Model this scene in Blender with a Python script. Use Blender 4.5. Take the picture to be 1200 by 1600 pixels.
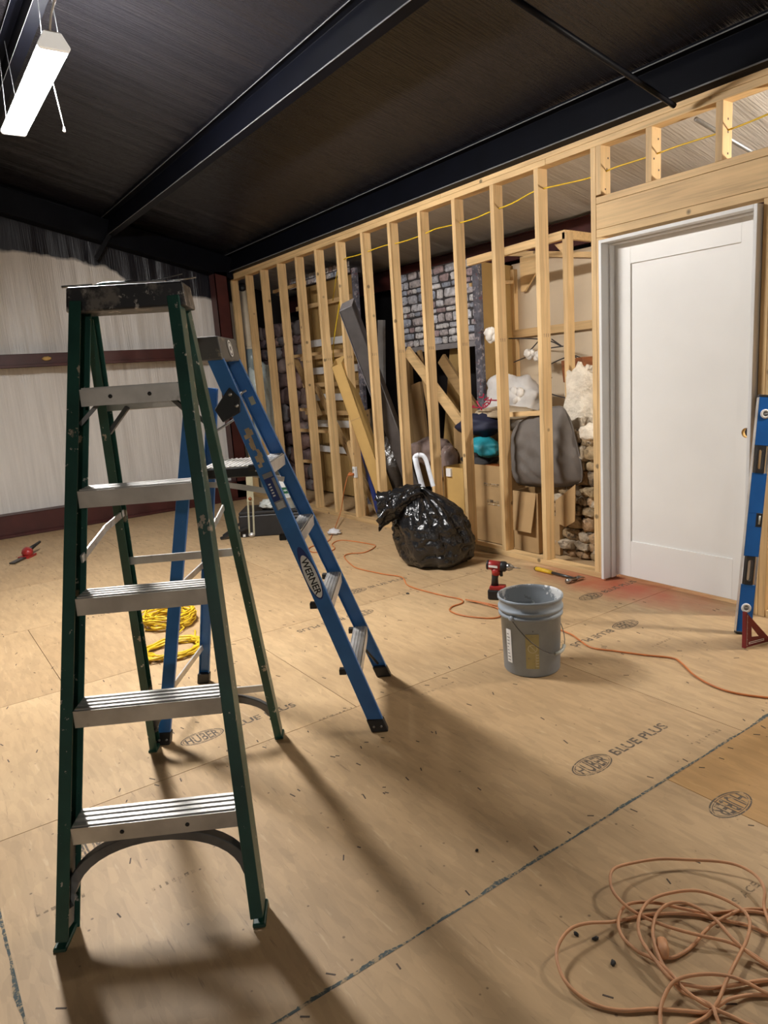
import bpy, math, random
import numpy as np
from mathutils import Vector, Matrix, noise

for o in list(bpy.data.objects): bpy.data.objects.remove(o)
scene = bpy.context.scene
COL = scene.collection

# ------------------------------------------------------------------ camera
CAM_H = 1.43
ROT = np.array([[0.57276, 0.81694, -0.067499], [-0.118762, 0.164174, 0.979256], [0.811075, -0.552862, 0.191053]])
FPX = 1106.54
cam_d = bpy.data.cameras.new('camera'); cam = bpy.data.objects.new('camera', cam_d); COL.objects.link(cam)
m = Matrix([list(r) for r in ROT.T]).to_4x4(); m.translation = (0, 0, CAM_H); cam.matrix_world = m
cam_d.sensor_fit = 'VERTICAL'; cam_d.sensor_height = 36.0; cam_d.lens = 36.0 * FPX / 1600.0
cam_d.clip_start = 0.05
scene.camera = cam

# ------------------------------------------------------------------ world and exposure
w = bpy.data.worlds.new('world'); scene.world = w; w.use_nodes = True
w.node_tree.nodes['Background'].inputs[0].default_value = (0.01, 0.011, 0.014, 1)
w.node_tree.nodes['Background'].inputs[1].default_value = 1.0
vs = scene.view_settings
vs.view_transform = 'Standard'; vs.look = 'None'; vs.gamma = 1.0; vs.use_curve_mapping = False
vs.exposure = 2.4
LAMP = 70.0          # main shop light diffuser
LAMP_STORE = 230.0   # bare bulb in the storage room
FILL_BACK = 210.0    # added fill bulb, unseen behind the photographer

# ------------------------------------------------------------------ survey helpers (photo point -> place on a known plane)
def ray(px, py):
    return Vector(ROT.T @ np.array([(px - 600) / FPX, -(py - 800) / FPX, -1.0]))
def F(px, py, z=0.0):
    d = ray(px, py); return Vector((0, 0, CAM_H)) + d * ((z - CAM_H) / d.z)
def P(px, py, Y):
    d = ray(px, py); return Vector((0, 0, CAM_H)) + d * (Y / d.y)
def PX(px, py, X):
    d = ray(px, py); return Vector((0, 0, CAM_H)) + d * (X / d.x)
V = Vector
ZU = V((0, 0, 1))

# ------------------------------------------------------------------ object helpers
ORG = {}
def props(o, label=None, cat=None, group=None, kind=None):
    if label: o['label'] = label
    if cat: o['category'] = cat
    if group: o['group'] = group
    if kind: o['kind'] = kind
    return o
def thing(name, label, cat, loc, group=None, kind=None):
    o = bpy.data.objects.new(name, None); COL.objects.link(o); o.location = loc
    o.empty_display_size = 0.05
    ORG[o.name] = V(loc); return props(o, label, cat, group, kind)

class MB:
    def __init__(s): s.v = []; s.f = []; s.sm = []
    def add(s, vs, fs, smooth=False):
        n = len(s.v); s.v += [V(p) for p in vs]; s.f += [tuple(i + n for i in f) for f in fs]; s.sm += [smooth] * len(fs); return s
    def hexa(s, p):  # 8 points: bottom ring 0-3, top ring 4-7
        return s.add(p, [(3, 2, 1, 0), (4, 5, 6, 7), (0, 1, 5, 4), (1, 2, 6, 5), (2, 3, 7, 6), (3, 0, 4, 7)])
    def box(s, lo, hi):
        (a, b, c), (d, e, f) = lo, hi
        return s.hexa([(a, b, c), (d, b, c), (d, e, c), (a, e, c), (a, b, f), (d, b, f), (d, e, f), (a, e, f)])
    def obox(s, c, ex, ey, ez):  # centre and half vectors
        c = V(c); ex = V(ex); ey = V(ey); ez = V(ez)
        return s.hexa([c - ex - ey - ez, c + ex - ey - ez, c + ex + ey - ez, c - ex + ey - ez, c - ex - ey + ez, c + ex - ey + ez, c + ex + ey + ez, c - ex + ey + ez])
    def bar(s, p0, p1, w, h, up=ZU):  # w sideways, h along up
        p0 = V(p0); p1 = V(p1); d = (p1 - p0).normalized(); side = d.cross(V(up)).normalized(); u = side.cross(d).normalized()
        return s.obox((p0 + p1) / 2, (p1 - p0) / 2, side * w / 2, u * h / 2)
    def prof(s, p0, p1, pts, ex, ey, p1pts=None, caps=True):  # extrude a 2-D profile from p0 to p1
        p0 = V(p0); p1 = V(p1); n = len(pts); q = p1pts or pts
        vs = [p0 + ex * a + ey * b for a, b in pts] + [p1 + ex * a + ey * b for a, b in q]
        fs = [(i, (i + 1) % n, n + (i + 1) % n, n + i) for i in range(n)]
        if caps: fs += [tuple(range(n - 1, -1, -1)), tuple(range(n, 2 * n))]
        return s.add(vs, fs)
    def tube(s, pts, r, n=8, closed=False, smooth=True, caps=True):
        pts = [V(p) for p in pts]; k = len(pts); rr = r if isinstance(r, (list, tuple)) else [r] * k
        vs = []; nrm = None
        for i, p in enumerate(pts):
            a = pts[(i - 1) % k] if (closed or i > 0) else p; b = pts[(i + 1) % k] if (closed or i < k - 1) else p
            t = (b - a).normalized() if (b - a).length > 1e-9 else ZU
            if nrm is None:
                nrm = t.cross(ZU if abs(t.z) < 0.9 else V((1, 0, 0))).normalized()
            else:
                nrm = (nrm - t * nrm.dot(t)).normalized()
            bn = t.cross(nrm)
            vs += [p + (nrm * math.cos(2 * math.pi * j / n) + bn * math.sin(2 * math.pi * j / n)) * rr[i] for j in range(n)]
        fs = []
        for i in range(k if closed else k - 1):
            for j in range(n):
                a = i * n; b = ((i + 1) % k) * n
                fs.append((a + j, a + (j + 1) % n, b + (j + 1) % n, b + j))
        if caps and not closed: fs += [tuple(range(n - 1, -1, -1)), tuple(range((k - 1) * n, k * n))]
        return s.add(vs, fs, smooth)
    def lathe(s, c, prof, axis=ZU, n=24, smooth=True, caps=True):
        c = V(c); ax = V(axis).normalized(); e1 = ax.cross(V((1, 0, 0)) if abs(ax.x) < 0.9 else V((0, 1, 0))).normalized(); e2 = ax.cross(e1)
        vs = []
        for r, h in prof:
            vs += [c + ax * h + (e1 * math.cos(2 * math.pi * j / n) + e2 * math.sin(2 * math.pi * j / n)) * r for j in range(n)]
        fs = []
        for i in range(len(prof) - 1):
            for j in range(n): fs.append((i * n + j, i * n + (j + 1) % n, (i + 1) * n + (j + 1) % n, (i + 1) * n + j))
        if caps: fs += [tuple(range(n - 1, -1, -1)), tuple(range((len(prof) - 1) * n, len(prof) * n))]
        return s.add(vs, fs, smooth)
    def plate(s, pts, nvec):  # thick polygon
        n = len(pts); nv = V(nvec); pts = [V(p) for p in pts]
        vs = pts + [p + nv for p in pts]
        return s.add(vs, [tuple(range(n - 1, -1, -1)), tuple(range(n, 2 * n))] + [(i, (i + 1) % n, n + (i + 1) % n, n + i) for i in range(n)])
    def ring(s, outer, inner, nvec):  # thick plate with a hole, matched outlines
        n = len(outer); nv = V(nvec); o = [V(p) for p in outer]; q = [V(p) for p in inner]
        vs = o + q + [p + nv for p in o] + [p + nv for p in q]; fs = []
        for i in range(n):
            j = (i + 1) % n
            fs += [(i, n + i, n + j, j), (2 * n + i, 2 * n + j, 3 * n + j, 3 * n + i), (i, j, 2 * n + j, 2 * n + i), (n + i, 3 * n + i, 3 * n + j, n + j)]
        return s.add(vs, fs)
    def blob(s, c, rad, seed=0, amp=0.15, freq=2.0, rot=None, nu=20, nv=12, power=1.0, detail=0.0):
        c = V(c); vs = []; fs = []; R = rot or Matrix.Identity(3)
        def sp(t): return math.copysign(abs(t) ** power, t)
        for i in range(nv + 1):
            ph = -math.pi / 2 + math.pi * i / nv
            for j in range(nu):
                th = 2 * math.pi * j / nu
                d = V((sp(math.cos(ph)) * sp(math.cos(th)), sp(math.cos(ph)) * sp(math.sin(th)), sp(math.sin(ph))))
                k = 1 + amp * noise.noise(d * freq + V((seed * 7.3, seed * 3.1, seed)))
                if detail: k += detail * noise.turbulence(d * freq * 3 + V((seed, 0, 0)), 3, False)
                vs.append(c + R @ V((d.x * rad[0] * k, d.y * rad[1] * k, d.z * rad[2] * k)))
        for i in range(nv):
            for j in range(nu): fs.append((i * nu + j, i * nu + (j + 1) % nu, (i + 1) * nu + (j + 1) % nu, (i + 1) * nu + j))
        return s.add(vs, fs, True)
    def build(s, name, mat, parent=None, bevel=0.0, label=None, cat=None, group=None, kind=None, origin=None, bseg=1):
        if parent is not None: o0 = ORG[parent.name]
        elif origin is not None: o0 = V(origin)
        else:
            a = np.array([list(p) for p in s.v]); o0 = V(((a[:, 0].min() + a[:, 0].max()) / 2, (a[:, 1].min() + a[:, 1].max()) / 2, a[:, 2].min()))
        me = bpy.data.meshes.new(name); me.from_pydata([p - o0 for p in s.v], [], s.f); me.update()
        me.polygons.foreach_set('use_smooth', s.sm)
        for mt in (mat if isinstance(mat, (list, tuple)) else [mat]): me.materials.append(mt)
        ob = bpy.data.objects.new(name, me); COL.objects.link(ob)
        if parent is not None: ob.parent = parent
        else: ob.location = o0
        ORG[ob.name] = o0
        if bevel:
            b = ob.modifiers.new('bevel', 'BEVEL'); b.width = bevel; b.segments = bseg; b.limit_method = 'ANGLE'; b.angle_limit = 0.6
        return props(ob, label, cat, group, kind)

def spline(pts, k=8, closed=False):
    pts = [V(p) for p in pts]; n = len(pts); out = []
    for i in range(n if closed else n - 1):
        g = lambda j: pts[j % n] if closed else pts[min(max(j, 0), n - 1)]
        a, b, c, d = g(i - 1), g(i), g(i + 1), g(i + 2)
        for q in range(k):
            t = q / k
            out.append(0.5 * ((2 * b) + (c - a) * t + (2 * a - 5 * b + 4 * c - d) * t * t + (3 * b - a - 3 * c + d) * t ** 3))
    if not closed: out.append(pts[-1])
    return out

_txt = {}
def text2d(s):
    if s not in _txt:
        cu = bpy.data.curves.new('t', 'FONT'); cu.body = s; cu.size = 1.0; cu.resolution_u = 3; cu.offset = 0.022
        ob = bpy.data.objects.new('t', cu); COL.objects.link(ob)
        dg = bpy.context.evaluated_depsgraph_get(); me = bpy.data.meshes.new_from_object(ob.evaluated_get(dg))
        vs = np.array([[v.co.x, v.co.y] for v in me.vertices]); fs = [tuple(p.vertices) for p in me.polygons]
        bpy.data.objects.remove(ob); bpy.data.curves.remove(cu); bpy.data.meshes.remove(me)
        lo = vs.min(0); hi = vs.max(0); _txt[s] = ((vs - (lo + hi) / 2) / (hi - lo), fs)   # unit box centred
    return _txt[s]
def put_text(mb, s, c, ex, ey, w, h, warp=None):
    vs, fs = text2d(s); c = V(c); pts = []
    for x, y in vs:
        if warp: x, y = warp(x, y)
        pts.append(c + ex * (x * w) + ey * (y * h))
    mb.add(pts, fs)
def ell_ring(mb, c, ex, ey, a, b, t, n=28):
    c = V(c); vs = []
    for k in (0, 1):
        for j in range(n):
            th = 2 * math.pi * j / n; vs.append(c + ex * (math.cos(th) * (a - t * k)) + ey * (math.sin(th) * (b - t * k)))
    mb.add(vs, [(j, (j + 1) % n, n + (j + 1) % n, n + j) for j in range(n)])

# ------------------------------------------------------------------ materials
def new_mat(name):
    mt = bpy.data.materials.new(name); mt.use_nodes = True; nt = mt.node_tree
    return mt, nt, nt.nodes['Principled BSDF']
def node(nt, t, **kw):
    n = nt.nodes.new(t)
    for k, v in kw.items():
        if k in n.inputs: n.inputs[k].default_value = v
        else: setattr(n, k, v)
    return n
def coords(nt, scale=(1, 1, 1), space='Object', jitter=True):
    tc = node(nt, 'ShaderNodeTexCoord'); mp = node(nt, 'ShaderNodeMapping'); mp.inputs['Scale'].default_value = scale
    nt.links.new(tc.outputs[space], mp.inputs['Vector'])
    if jitter:
        oi = node(nt, 'ShaderNodeObjectInfo'); mu = node(nt, 'ShaderNodeMath', operation='MULTIPLY'); mu.inputs[1].default_value = 37.0
        nt.links.new(oi.outputs['Random'], mu.inputs[0]); nt.links.new(mu.outputs[0], mp.inputs['Location'])
    return mp.outputs[0]
def ramp(nt, src, stops, interp='LINEAR'):
    r = node(nt, 'ShaderNodeValToRGB'); r.color_ramp.interpolation = interp
    e = r.color_ramp.elements
    while len(e) < len(stops): e.new(0.5)
    for el, (p, c) in zip(e, stops):
        el.position = p; el.color = (*c, 1) if len(c) == 3 else c
    nt.links.new(src, r.inputs[0]); return r.outputs[0]
def mix(nt, fac, a, b, mode='MIX'):
    n = node(nt, 'ShaderNodeMix', data_type='RGBA', blend_type=mode)
    for sock, val in ((n.inputs[0], fac), (n.inputs[6], a), (n.inputs[7], b)):
        if hasattr(val, 'is_linked'): nt.links.new(val, sock)
        elif isinstance(val, (int, float)): sock.default_value = val
        else: sock.default_value = (*val, 1)
    return n.outputs[2]
def add_bump(nt, bsdf, h, strength, dist):
    b = node(nt, 'ShaderNodeBump'); b.inputs['Strength'].default_value = strength; b.inputs['Distance'].default_value = dist
    nt.links.new(h, b.inputs['Height']); nt.links.new(b.outputs[0], bsdf.inputs['Normal'])
def cmul(c, k): return tuple(min(1, max(0, x * k)) for x in c)
def basic(name, col, rough=0.6, metal=0.0, var=0.15, scale=12, stretch=(1, 1, 1), bump=0.0, bdist=0.004, bscale=None, spots=None, spec=0.5, detail=4, coat=0.0, alpha=None):
    mt, nt, b = new_mat(name)
    vec = coords(nt, stretch)
    nz = node(nt, 'ShaderNodeTexNoise', Scale=scale, Detail=detail); nt.links.new(vec, nz.inputs['Vector'])
    c = ramp(nt, nz.outputs[0], [(0.3, cmul(col, 1 - var)), (0.7, cmul(col, 1 + var))])
    if spots:
        for (sc, sscale, thr, wid) in spots:
            n2 = node(nt, 'ShaderNodeTexNoise', Scale=sscale, Detail=5, Roughness=0.65); nt.links.new(vec, n2.inputs['Vector'])
            k = ramp(nt, n2.outputs[0], [(thr, (0, 0, 0)), (thr + wid, (1, 1, 1))]); c = mix(nt, k, c, sc)
    nt.links.new(c, b.inputs['Base Color'])
    b.inputs['Roughness'].default_value = rough; b.inputs['Metallic'].default_value = metal; b.inputs['Specular IOR Level'].default_value = spec
    b.inputs['Coat Weight'].default_value = coat
    if bump:
        n3 = node(nt, 'ShaderNodeTexNoise', Scale=bscale or scale * 3, Detail=4); nt.links.new(vec, n3.inputs['Vector'])
        add_bump(nt, b, n3.outputs[0], bump, bdist)
    if alpha is not None: b.inputs['Alpha'].default_value = alpha
    return mt
def lumber(name, axis, col=(0.74, 0.51, 0.25)):
    mt, nt, b = new_mat(name); st = {'x': (0.6, 14, 14), 'y': (14, 0.6, 14), 'z': (14, 14, 0.6)}[axis]
    vec = coords(nt, st)
    n1 = node(nt, 'ShaderNodeTexNoise', Scale=3.0, Detail=6, Roughness=0.6, Distortion=0.6); nt.links.new(vec, n1.inputs['Vector'])
    c = ramp(nt, n1.outputs[0], [(0.28, cmul(col, 0.72)), (0.5, col), (0.75, cmul(col, 1.16))])
    v2 = coords(nt, (1, 1, 1)); kn = node(nt, 'ShaderNodeTexVoronoi', Scale=5.0); nt.links.new(v2, kn.inputs['Vector'])
    k = ramp(nt, kn.outputs['Distance'], [(0.05, (1, 1, 1)), (0.1, (0, 0, 0))]); c = mix(nt, k, c, cmul(col, 0.32))
    n2 = node(nt, 'ShaderNodeTexNoise', Scale=2.2, Detail=2); nt.links.new(v2, n2.inputs['Vector'])
    k2 = ramp(nt, n2.outputs[0], [(0.4, (0.86, 0.84, 0.82)), (0.62, (1, 1, 1))]); c = mix(nt, 1.0, c, k2, 'MULTIPLY')
    oi = node(nt, 'ShaderNodeObjectInfo'); k3 = ramp(nt, oi.outputs['Random'], [(0, (0.86, 0.84, 0.82)), (1, (1.0, 1.0, 1.0))]); c = mix(nt, 1.0, c, k3, 'MULTIPLY')
    nt.links.new(c, b.inputs['Base Color']); b.inputs['Roughness'].default_value = 0.62
    add_bump(nt, b, n1.outputs[0], 0.25, 0.002); return mt

def osb_mat(name, tint=(1, 1, 1), rot=0.0):
    mt, nt, b = new_mat(name)
    vec = coords(nt, (1, 1, 1))
    base = (0.50, 0.35, 0.195)
    # strands: three directions of stretched cells
    cols = None
    for i, (a, sc) in enumerate(((0.15, (7, 38, 1)), (1.0, (9, 45, 1)), (-0.6, (8, 30, 1)))):
        mp = node(nt, 'ShaderNodeMapping'); mp.inputs['Rotation'].default_value = (0, 0, a + math.pi / 2); mp.inputs['Scale'].default_value = sc
        nt.links.new(vec, mp.inputs['Vector'])
        vo = node(nt, 'ShaderNodeTexVoronoi', Scale=1.0 + 0.2 * i, Randomness=1.0); nt.links.new(mp.outputs[0], vo.inputs['Vector'])
        sx = node(nt, 'ShaderNodeSeparateColor'); nt.links.new(vo.outputs['Color'], sx.inputs[0])
        c = ramp(nt, sx.outputs[0], [(0.0, cmul(base, 0.84)), (0.5, base), (1.0, cmul(base, 1.14))])
        cols = c if cols is None else mix(nt, 0.4, cols, c)
    n1 = node(nt, 'ShaderNodeTexNoise', Scale=1.3, Detail=3); nt.links.new(vec, n1.inputs['Vector'])
    k = ramp(nt, n1.outputs[0], [(0.3, (0.86, 0.83, 0.80)), (0.7, (1.04, 1.04, 1.04))]); c = mix(nt, 1.0, cols, k, 'MULTIPLY')
    # scuffs and grime
    n2 = node(nt, 'ShaderNodeTexNoise', Scale=9, Detail=6, Roughness=0.75); nt.links.new(vec, n2.inputs['Vector'])
    k = ramp(nt, n2.outputs[0], [(0.60, (0, 0, 0)), (0.78, (0.45, 0.45, 0.45))]); c = mix(nt, k, c, (0.26, 0.17, 0.10))
    mp = node(nt, 'ShaderNodeMapping'); mp.inputs['Rotation'].default_value = (0, 0, 0.5); mp.inputs['Scale'].default_value = (6, 40, 1); nt.links.new(vec, mp.inputs['Vector'])
    n3 = node(nt, 'ShaderNodeTexNoise', Scale=1.2, Detail=3, Roughness=0.6); nt.links.new(mp.outputs[0], n3.inputs['Vector'])
    k = ramp(nt, n3.outputs[0], [(0.64, (0, 0, 0)), (0.72, (0.35, 0.35, 0.35))]); c = mix(nt, k, c, (0.66, 0.50, 0.31))
    mp = node(nt, 'ShaderNodeMapping'); mp.inputs['Rotation'].default_value = (0, 0, 1.45); mp.inputs['Scale'].default_value = (5, 60, 1); nt.links.new(vec, mp.inputs['Vector'])
    n4 = node(nt, 'ShaderNodeTexNoise', Scale=1.5, Detail=3, Roughness=0.6); nt.links.new(mp.outputs[0], n4.inputs['Vector'])
    k = ramp(nt, n4.outputs[0], [(0.66, (0, 0, 0)), (0.72, (0.55, 0.55, 0.55))]); c = mix(nt, k, c, (0.22, 0.14, 0.08))
    fv = node(nt, 'ShaderNodeTexVoronoi', Scale=26.0); nt.links.new(vec, fv.inputs['Vector'])
    k = ramp(nt, fv.outputs['Distance'], [(0.07, (0.8, 0.8, 0.8)), (0.13, (0, 0, 0))]); fs_ = node(nt, 'ShaderNodeSeparateColor'); nt.links.new(fv.outputs['Color'], fs_.inputs[0])
    k2 = ramp(nt, fs_.outputs[0], [(0.82, (0, 0, 0)), (0.84, (1, 1, 1))]); c = mix(nt, mix(nt, 1.0, k, k2, 'MULTIPLY'), c, (0.13, 0.08, 0.045))
    c = mix(nt, 1.0, c, tint, 'MULTIPLY')
    # red chalk powder spilt in front of the door
    ge = node(nt, 'ShaderNodeNewGeometry'); sx = node(nt, 'ShaderNodeVectorMath', operation='SUBTRACT'); sx.inputs[1].default_value = (-2.75, 3.66, 0)
    nt.links.new(ge.outputs['Position'], sx.inputs[0])
    sc = node(nt, 'ShaderNodeVectorMath', operation='MULTIPLY'); sc.inputs[1].default_value = (1.5, 4.0, 0); nt.links.new(sx.outputs[0], sc.inputs[0])
    ln = node(nt, 'ShaderNodeVectorMath', operation='LENGTH'); nt.links.new(sc.outputs[0], ln.inputs[0])
    nn = node(nt, 'ShaderNodeTexNoise', Scale=7, Detail=5); nt.links.new(ge.outputs['Position'], nn.inputs['Vector'])
    ad = node(nt, 'ShaderNodeMath', operation='ADD'); nt.links.new(ln.outputs['Value'], ad.inputs[0]); nt.links.new(nn.outputs[0], ad.inputs[1])
    mr = node(nt, 'ShaderNodeMapRange'); mr.inputs['From Min'].default_value = 0.65; mr.inputs['From Max'].default_value = 1.75; mr.inputs['To Min'].default_value = 0.9; mr.inputs['To Max'].default_value = 0.0
    nt.links.new(ad.outputs[0], mr.inputs['Value']); c = mix(nt, mr.outputs[0], c, (0.42, 0.085, 0.04))
    nt.links.new(c, b.inputs['Base Color']); b.inputs['Roughness'].default_value = 0.52; b.inputs['Specular IOR Level'].default_value = 0.35
    add_bump(nt, b, n2.outputs[0], 0.15, 0.003); return mt

def emit_mat(name, col, strength):
    mt, nt, b = new_mat(name); b.inputs['Base Color'].default_value = (0.9, 0.9, 0.9, 1); b.inputs['Emission Color'].default_value = (*col, 1); b.inputs['Emission Strength'].default_value = strength
    return mt

M = {}
M['osb'] = osb_mat('osb'); M['osb_dark'] = osb_mat('osb_orange', (0.92, 0.78, 0.56)); M['osb_grey'] = osb_mat('osb_grey', (0.94, 0.93, 0.92))
for a in 'xyz': M['lum_' + a] = lumber('lumber_' + a, a)
for a in 'xyz': M['old_' + a] = lumber('old_lumber_' + a, a, (0.36, 0.23, 0.10))
M['stamp'] = basic('stamp_ink', (0.095, 0.07, 0.048), 0.7, spots=[((0.42, 0.29, 0.16), 60, 0.52, 0.14)], scale=30)
M['faint'] = basic('faint_ink', (0.20, 0.135, 0.075), 0.7, spots=[((0.42, 0.29, 0.16), 60, 0.46, 0.1)], scale=30)
M['subfloor'] = basic('dark_gap', (0.05, 0.035, 0.02), 0.9)
M['teal'] = basic('teal_chalk', (0.055, 0.075, 0.075), 0.8, spots=[((0.36, 0.26, 0.15), 70, 0.49, 0.12)], scale=25)
M['nail'] = basic('nail_mark', (0.07, 0.045, 0.03), 0.7)
M['blackpaint'] = basic('black_paint_steel', (0.0018, 0.0022, 0.0045), 0.5, var=0.25, scale=6, spec=0.12)
M['redsteel'] = basic('red_oxide_steel', (0.062, 0.014, 0.012), 0.45, var=0.25, scale=5)
M['edge_glint'] = basic('painted_edge_glint', (0.16, 0.16, 0.165), 0.5)  # pale grey standing in for light caught on purlin edges
M['galv'] = basic('galvanised_steel', (0.35, 0.36, 0.37), 0.4, 0.8)
def vinyl(name, col, rough, stretch, bstr, spec=0.5, paint=False):
    mt, nt, b = new_mat(name); vec = coords(nt, stretch, jitter=False)
    n1 = node(nt, 'ShaderNodeTexNoise', Scale=3.0, Detail=5, Roughness=0.55); nt.links.new(vec, n1.inputs['Vector'])
    c = ramp(nt, n1.outputs[0], [(0.3, cmul(col, 0.9)), (0.7, cmul(col, 1.06))])
    if paint:   # sprayed black paint whose ragged lower edge runs along the wall
        ge = node(nt, 'ShaderNodeNewGeometry'); sp = node(nt, 'ShaderNodeSeparateXYZ'); nt.links.new(ge.outputs['Position'], sp.inputs[0])
        cv = node(nt, 'ShaderNodeFloatCurve'); cu = cv.mapping.curves[0]
        pts = [(-5, 3.0), (0.6, 2.98), (1.3, 2.93), (1.9, 2.86), (2.35, 2.77), (2.6, 2.60), (2.95, 2.575), (3.2, 2.52), (3.7, 2.43), (5.2, 2.40)]
        mr = node(nt, 'ShaderNodeMapRange'); mr.inputs['From Min'].default_value = -5; mr.inputs['From Max'].default_value = 5.2; nt.links.new(sp.outputs['Y'], mr.inputs['Value'])
        nt.links.new(mr.outputs[0], cv.inputs['Value'])
        while len(cu.points) < len(pts): cu.points.new(0.5, 0.5)
        for q, (y, z) in zip(cu.points, pts): q.location = ((y + 5) / 10.2, (z - 2.0) / 1.5); q.handle_type = 'AUTO'
        cv.mapping.update()
        m2 = node(nt, 'ShaderNodeMath', operation='MULTIPLY_ADD'); m2.inputs[1].default_value = 1.5; m2.inputs[2].default_value = 2.0; nt.links.new(cv.outputs[0], m2.inputs[0])
        sb = node(nt, 'ShaderNodeMath', operation='SUBTRACT'); nt.links.new(sp.outputs['Z'], sb.inputs[0]); nt.links.new(m2.outputs[0], sb.inputs[1])
        nz = node(nt, 'ShaderNodeTexNoise', Scale=5, Detail=4); nt.links.new(ge.outputs['Position'], nz.inputs['Vector'])
        m3 = node(nt, 'ShaderNodeMath', operation='MULTIPLY_ADD'); m3.inputs[1].default_value = 0.14; nt.links.new(nz.outputs[0], m3.inputs[0]); nt.links.new(sb.outputs[0], m3.inputs[2])
        m4 = node(nt, 'ShaderNodeMapRange'); m4.inputs['From Min'].default_value = 0.055; m4.inputs['From Max'].default_value = 0.095; nt.links.new(m3.outputs[0], m4.inputs['Value'])
        c = mix(nt, m4.outputs[0], c, (0.012, 0.012, 0.018))
    nt.links.new(c, b.inputs['Base Color']); b.inputs['Roughness'].default_value = rough; b.inputs['Specular IOR Level'].default_value = spec
    n2 = node(nt, 'ShaderNodeTexNoise', Scale=8.0, Detail=4, Roughness=0.5); nt.links.new(vec, n2.inputs['Vector'])
    add_bump(nt, b, n2.outputs[0], bstr, 0.01); return mt
M['ceil_black'] = vinyl('black_painted_vinyl', (0.0125, 0.0120, 0.0150), 0.27, (9, 0.5, 0.5), 0.8)
M['ceil_white'] = vinyl('white_vinyl', (0.62, 0.58, 0.53), 0.35, (9, 0.5, 0.5), 0.5)
M['wall_vinyl'] = vinyl('white_wall_vinyl', (0.76, 0.73, 0.69), 0.34, (0.5, 9, 0.4), 0.55, paint=True)
M['wall_plain'] = basic('white_insulation', (0.55, 0.53, 0.5), 0.5)
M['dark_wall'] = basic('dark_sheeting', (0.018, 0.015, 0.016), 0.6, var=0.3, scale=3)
M['white_door'] = basic('white_primer', (0.80, 0.79, 0.76), 0.42, var=0.025, scale=3)
M['jamb'] = basic('jamb_primer', (0.74, 0.74, 0.73), 0.5, var=0.04, scale=5)
PAINT = [((0.36, 0.31, 0.24), 9, 0.63, 0.02), ((0.45, 0.43, 0.38), 34, 0.655, 0.02)]
M['green_frp'] = basic('green_fibreglass', (0.014, 0.068, 0.052), 0.38, var=0.25, spots=PAINT, scale=8)
M['blue_frp'] = basic('blue_fibreglass', (0.030, 0.150, 0.42), 0.36, var=0.15, scale=8, spots=[((0.34, 0.34, 0.33), 15, 0.74, 0.02)])
M['alu'] = basic('brushed_aluminium', (0.60, 0.585, 0.56), 0.40, 0.6, var=0.2, scale=9, stretch=(1, 1, 1), spots=[((0.22, 0.20, 0.18), 13, 0.62, 0.15)])
M['alu_dark'] = basic('dull_aluminium', (0.15, 0.15, 0.15), 0.5, 0.5, var=0.25, scale=12)
M['cap_black'] = basic('black_plastic_cap', (0.013, 0.013, 0.016), 0.45, spots=[((0.40, 0.38, 0.35), 26, 0.58, 0.05), ((0.14, 0.125, 0.11), 11, 0.53, 0.1)], scale=10)
M['cap_grey'] = basic('grey_plastic_cap', (0.10, 0.095, 0.088), 0.5, spots=[((0.25, 0.22, 0.17), 14, 0.6, 0.06)], scale=10)
M['black'] = basic('black_plastic', (0.012, 0.012, 0.013), 0.5)
M['rivet'] = basic('rivet', (0.4, 0.4, 0.4), 0.35, 0.9)
M['dark_rivet'] = basic('dark_rivet', (0.03, 0.03, 0.03), 0.4, 0.5)
M['white'] = basic('white_print', (0.75, 0.75, 0.74), 0.5, var=0.03)
M['navy'] = basic('navy_print', (0.012, 0.03, 0.16), 0.5, var=0.05)
M['grey_print'] = basic('grey_print', (0.25, 0.25, 0.25), 0.5)
M['bag'] = basic('black_poly', (0.010, 0.010, 0.011), 0.22, bump=0.9, bdist=0.02, bscale=16, spec=0.7)
M['tie'] = basic('white_drawstring', (0.62, 0.64, 0.68), 0.4)
M['bucket'] = basic('grey_bucket_paint', (0.27, 0.31, 0.355), 0.45, var=0.08, spots=[((0.03, 0.032, 0.035), 22, 0.72, 0.02), ((0.30, 0.31, 0.32), 7, 0.62, 0.15)])
M['bucket_in'] = basic('paint_smeared_white', (0.64, 0.64, 0.63), 0.45, spots=[((0.20, 0.22, 0.24), 5.5, 0.50, 0.03), ((0.13, 0.14, 0.15), 28, 0.62, 0.03)])
M['bucket_label'] = basic('yellow_label', (0.42, 0.36, 0.16), 0.5, spots=[((0.2, 0.2, 0.18), 40, 0.6, 0.1)])
M['label_ink'] = basic('olive_ink', (0.66, 0.62, 0.42), 0.6)
M['red_plastic'] = basic('red_plastic', (0.33, 0.022, 0.02), 0.4, var=0.2)
M['steel'] = basic('steel', (0.42, 0.41, 0.40), 0.3, 0.95)
M['dark_steel'] = basic('dark_steel', (0.10, 0.10, 0.10), 0.4, 0.8)
M['yellow'] = basic('yellow_grip', (0.62, 0.38, 0.02), 0.45)
M['level_blue'] = basic('blue_anodised', (0.012, 0.135, 0.50), 0.3, 0.1, var=0.06, spots=[((0.45, 0.5, 0.58), 22, 0.70, 0.03)])
M['square_red'] = basic('dark_red_aluminium', (0.16, 0.012, 0.016), 0.35, 0.2)
M['orange_cord'] = basic('orange_cord', (0.52, 0.165, 0.045), 0.5, var=0.15, spots=[((0.25, 0.14, 0.08), 22, 0.66, 0.1)])
M['tan_cord'] = basic('dusty_orange_cord', (0.58, 0.29, 0.14), 0.55, var=0.15, spots=[((0.24, 0.13, 0.075), 18, 0.62, 0.12)])
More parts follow.
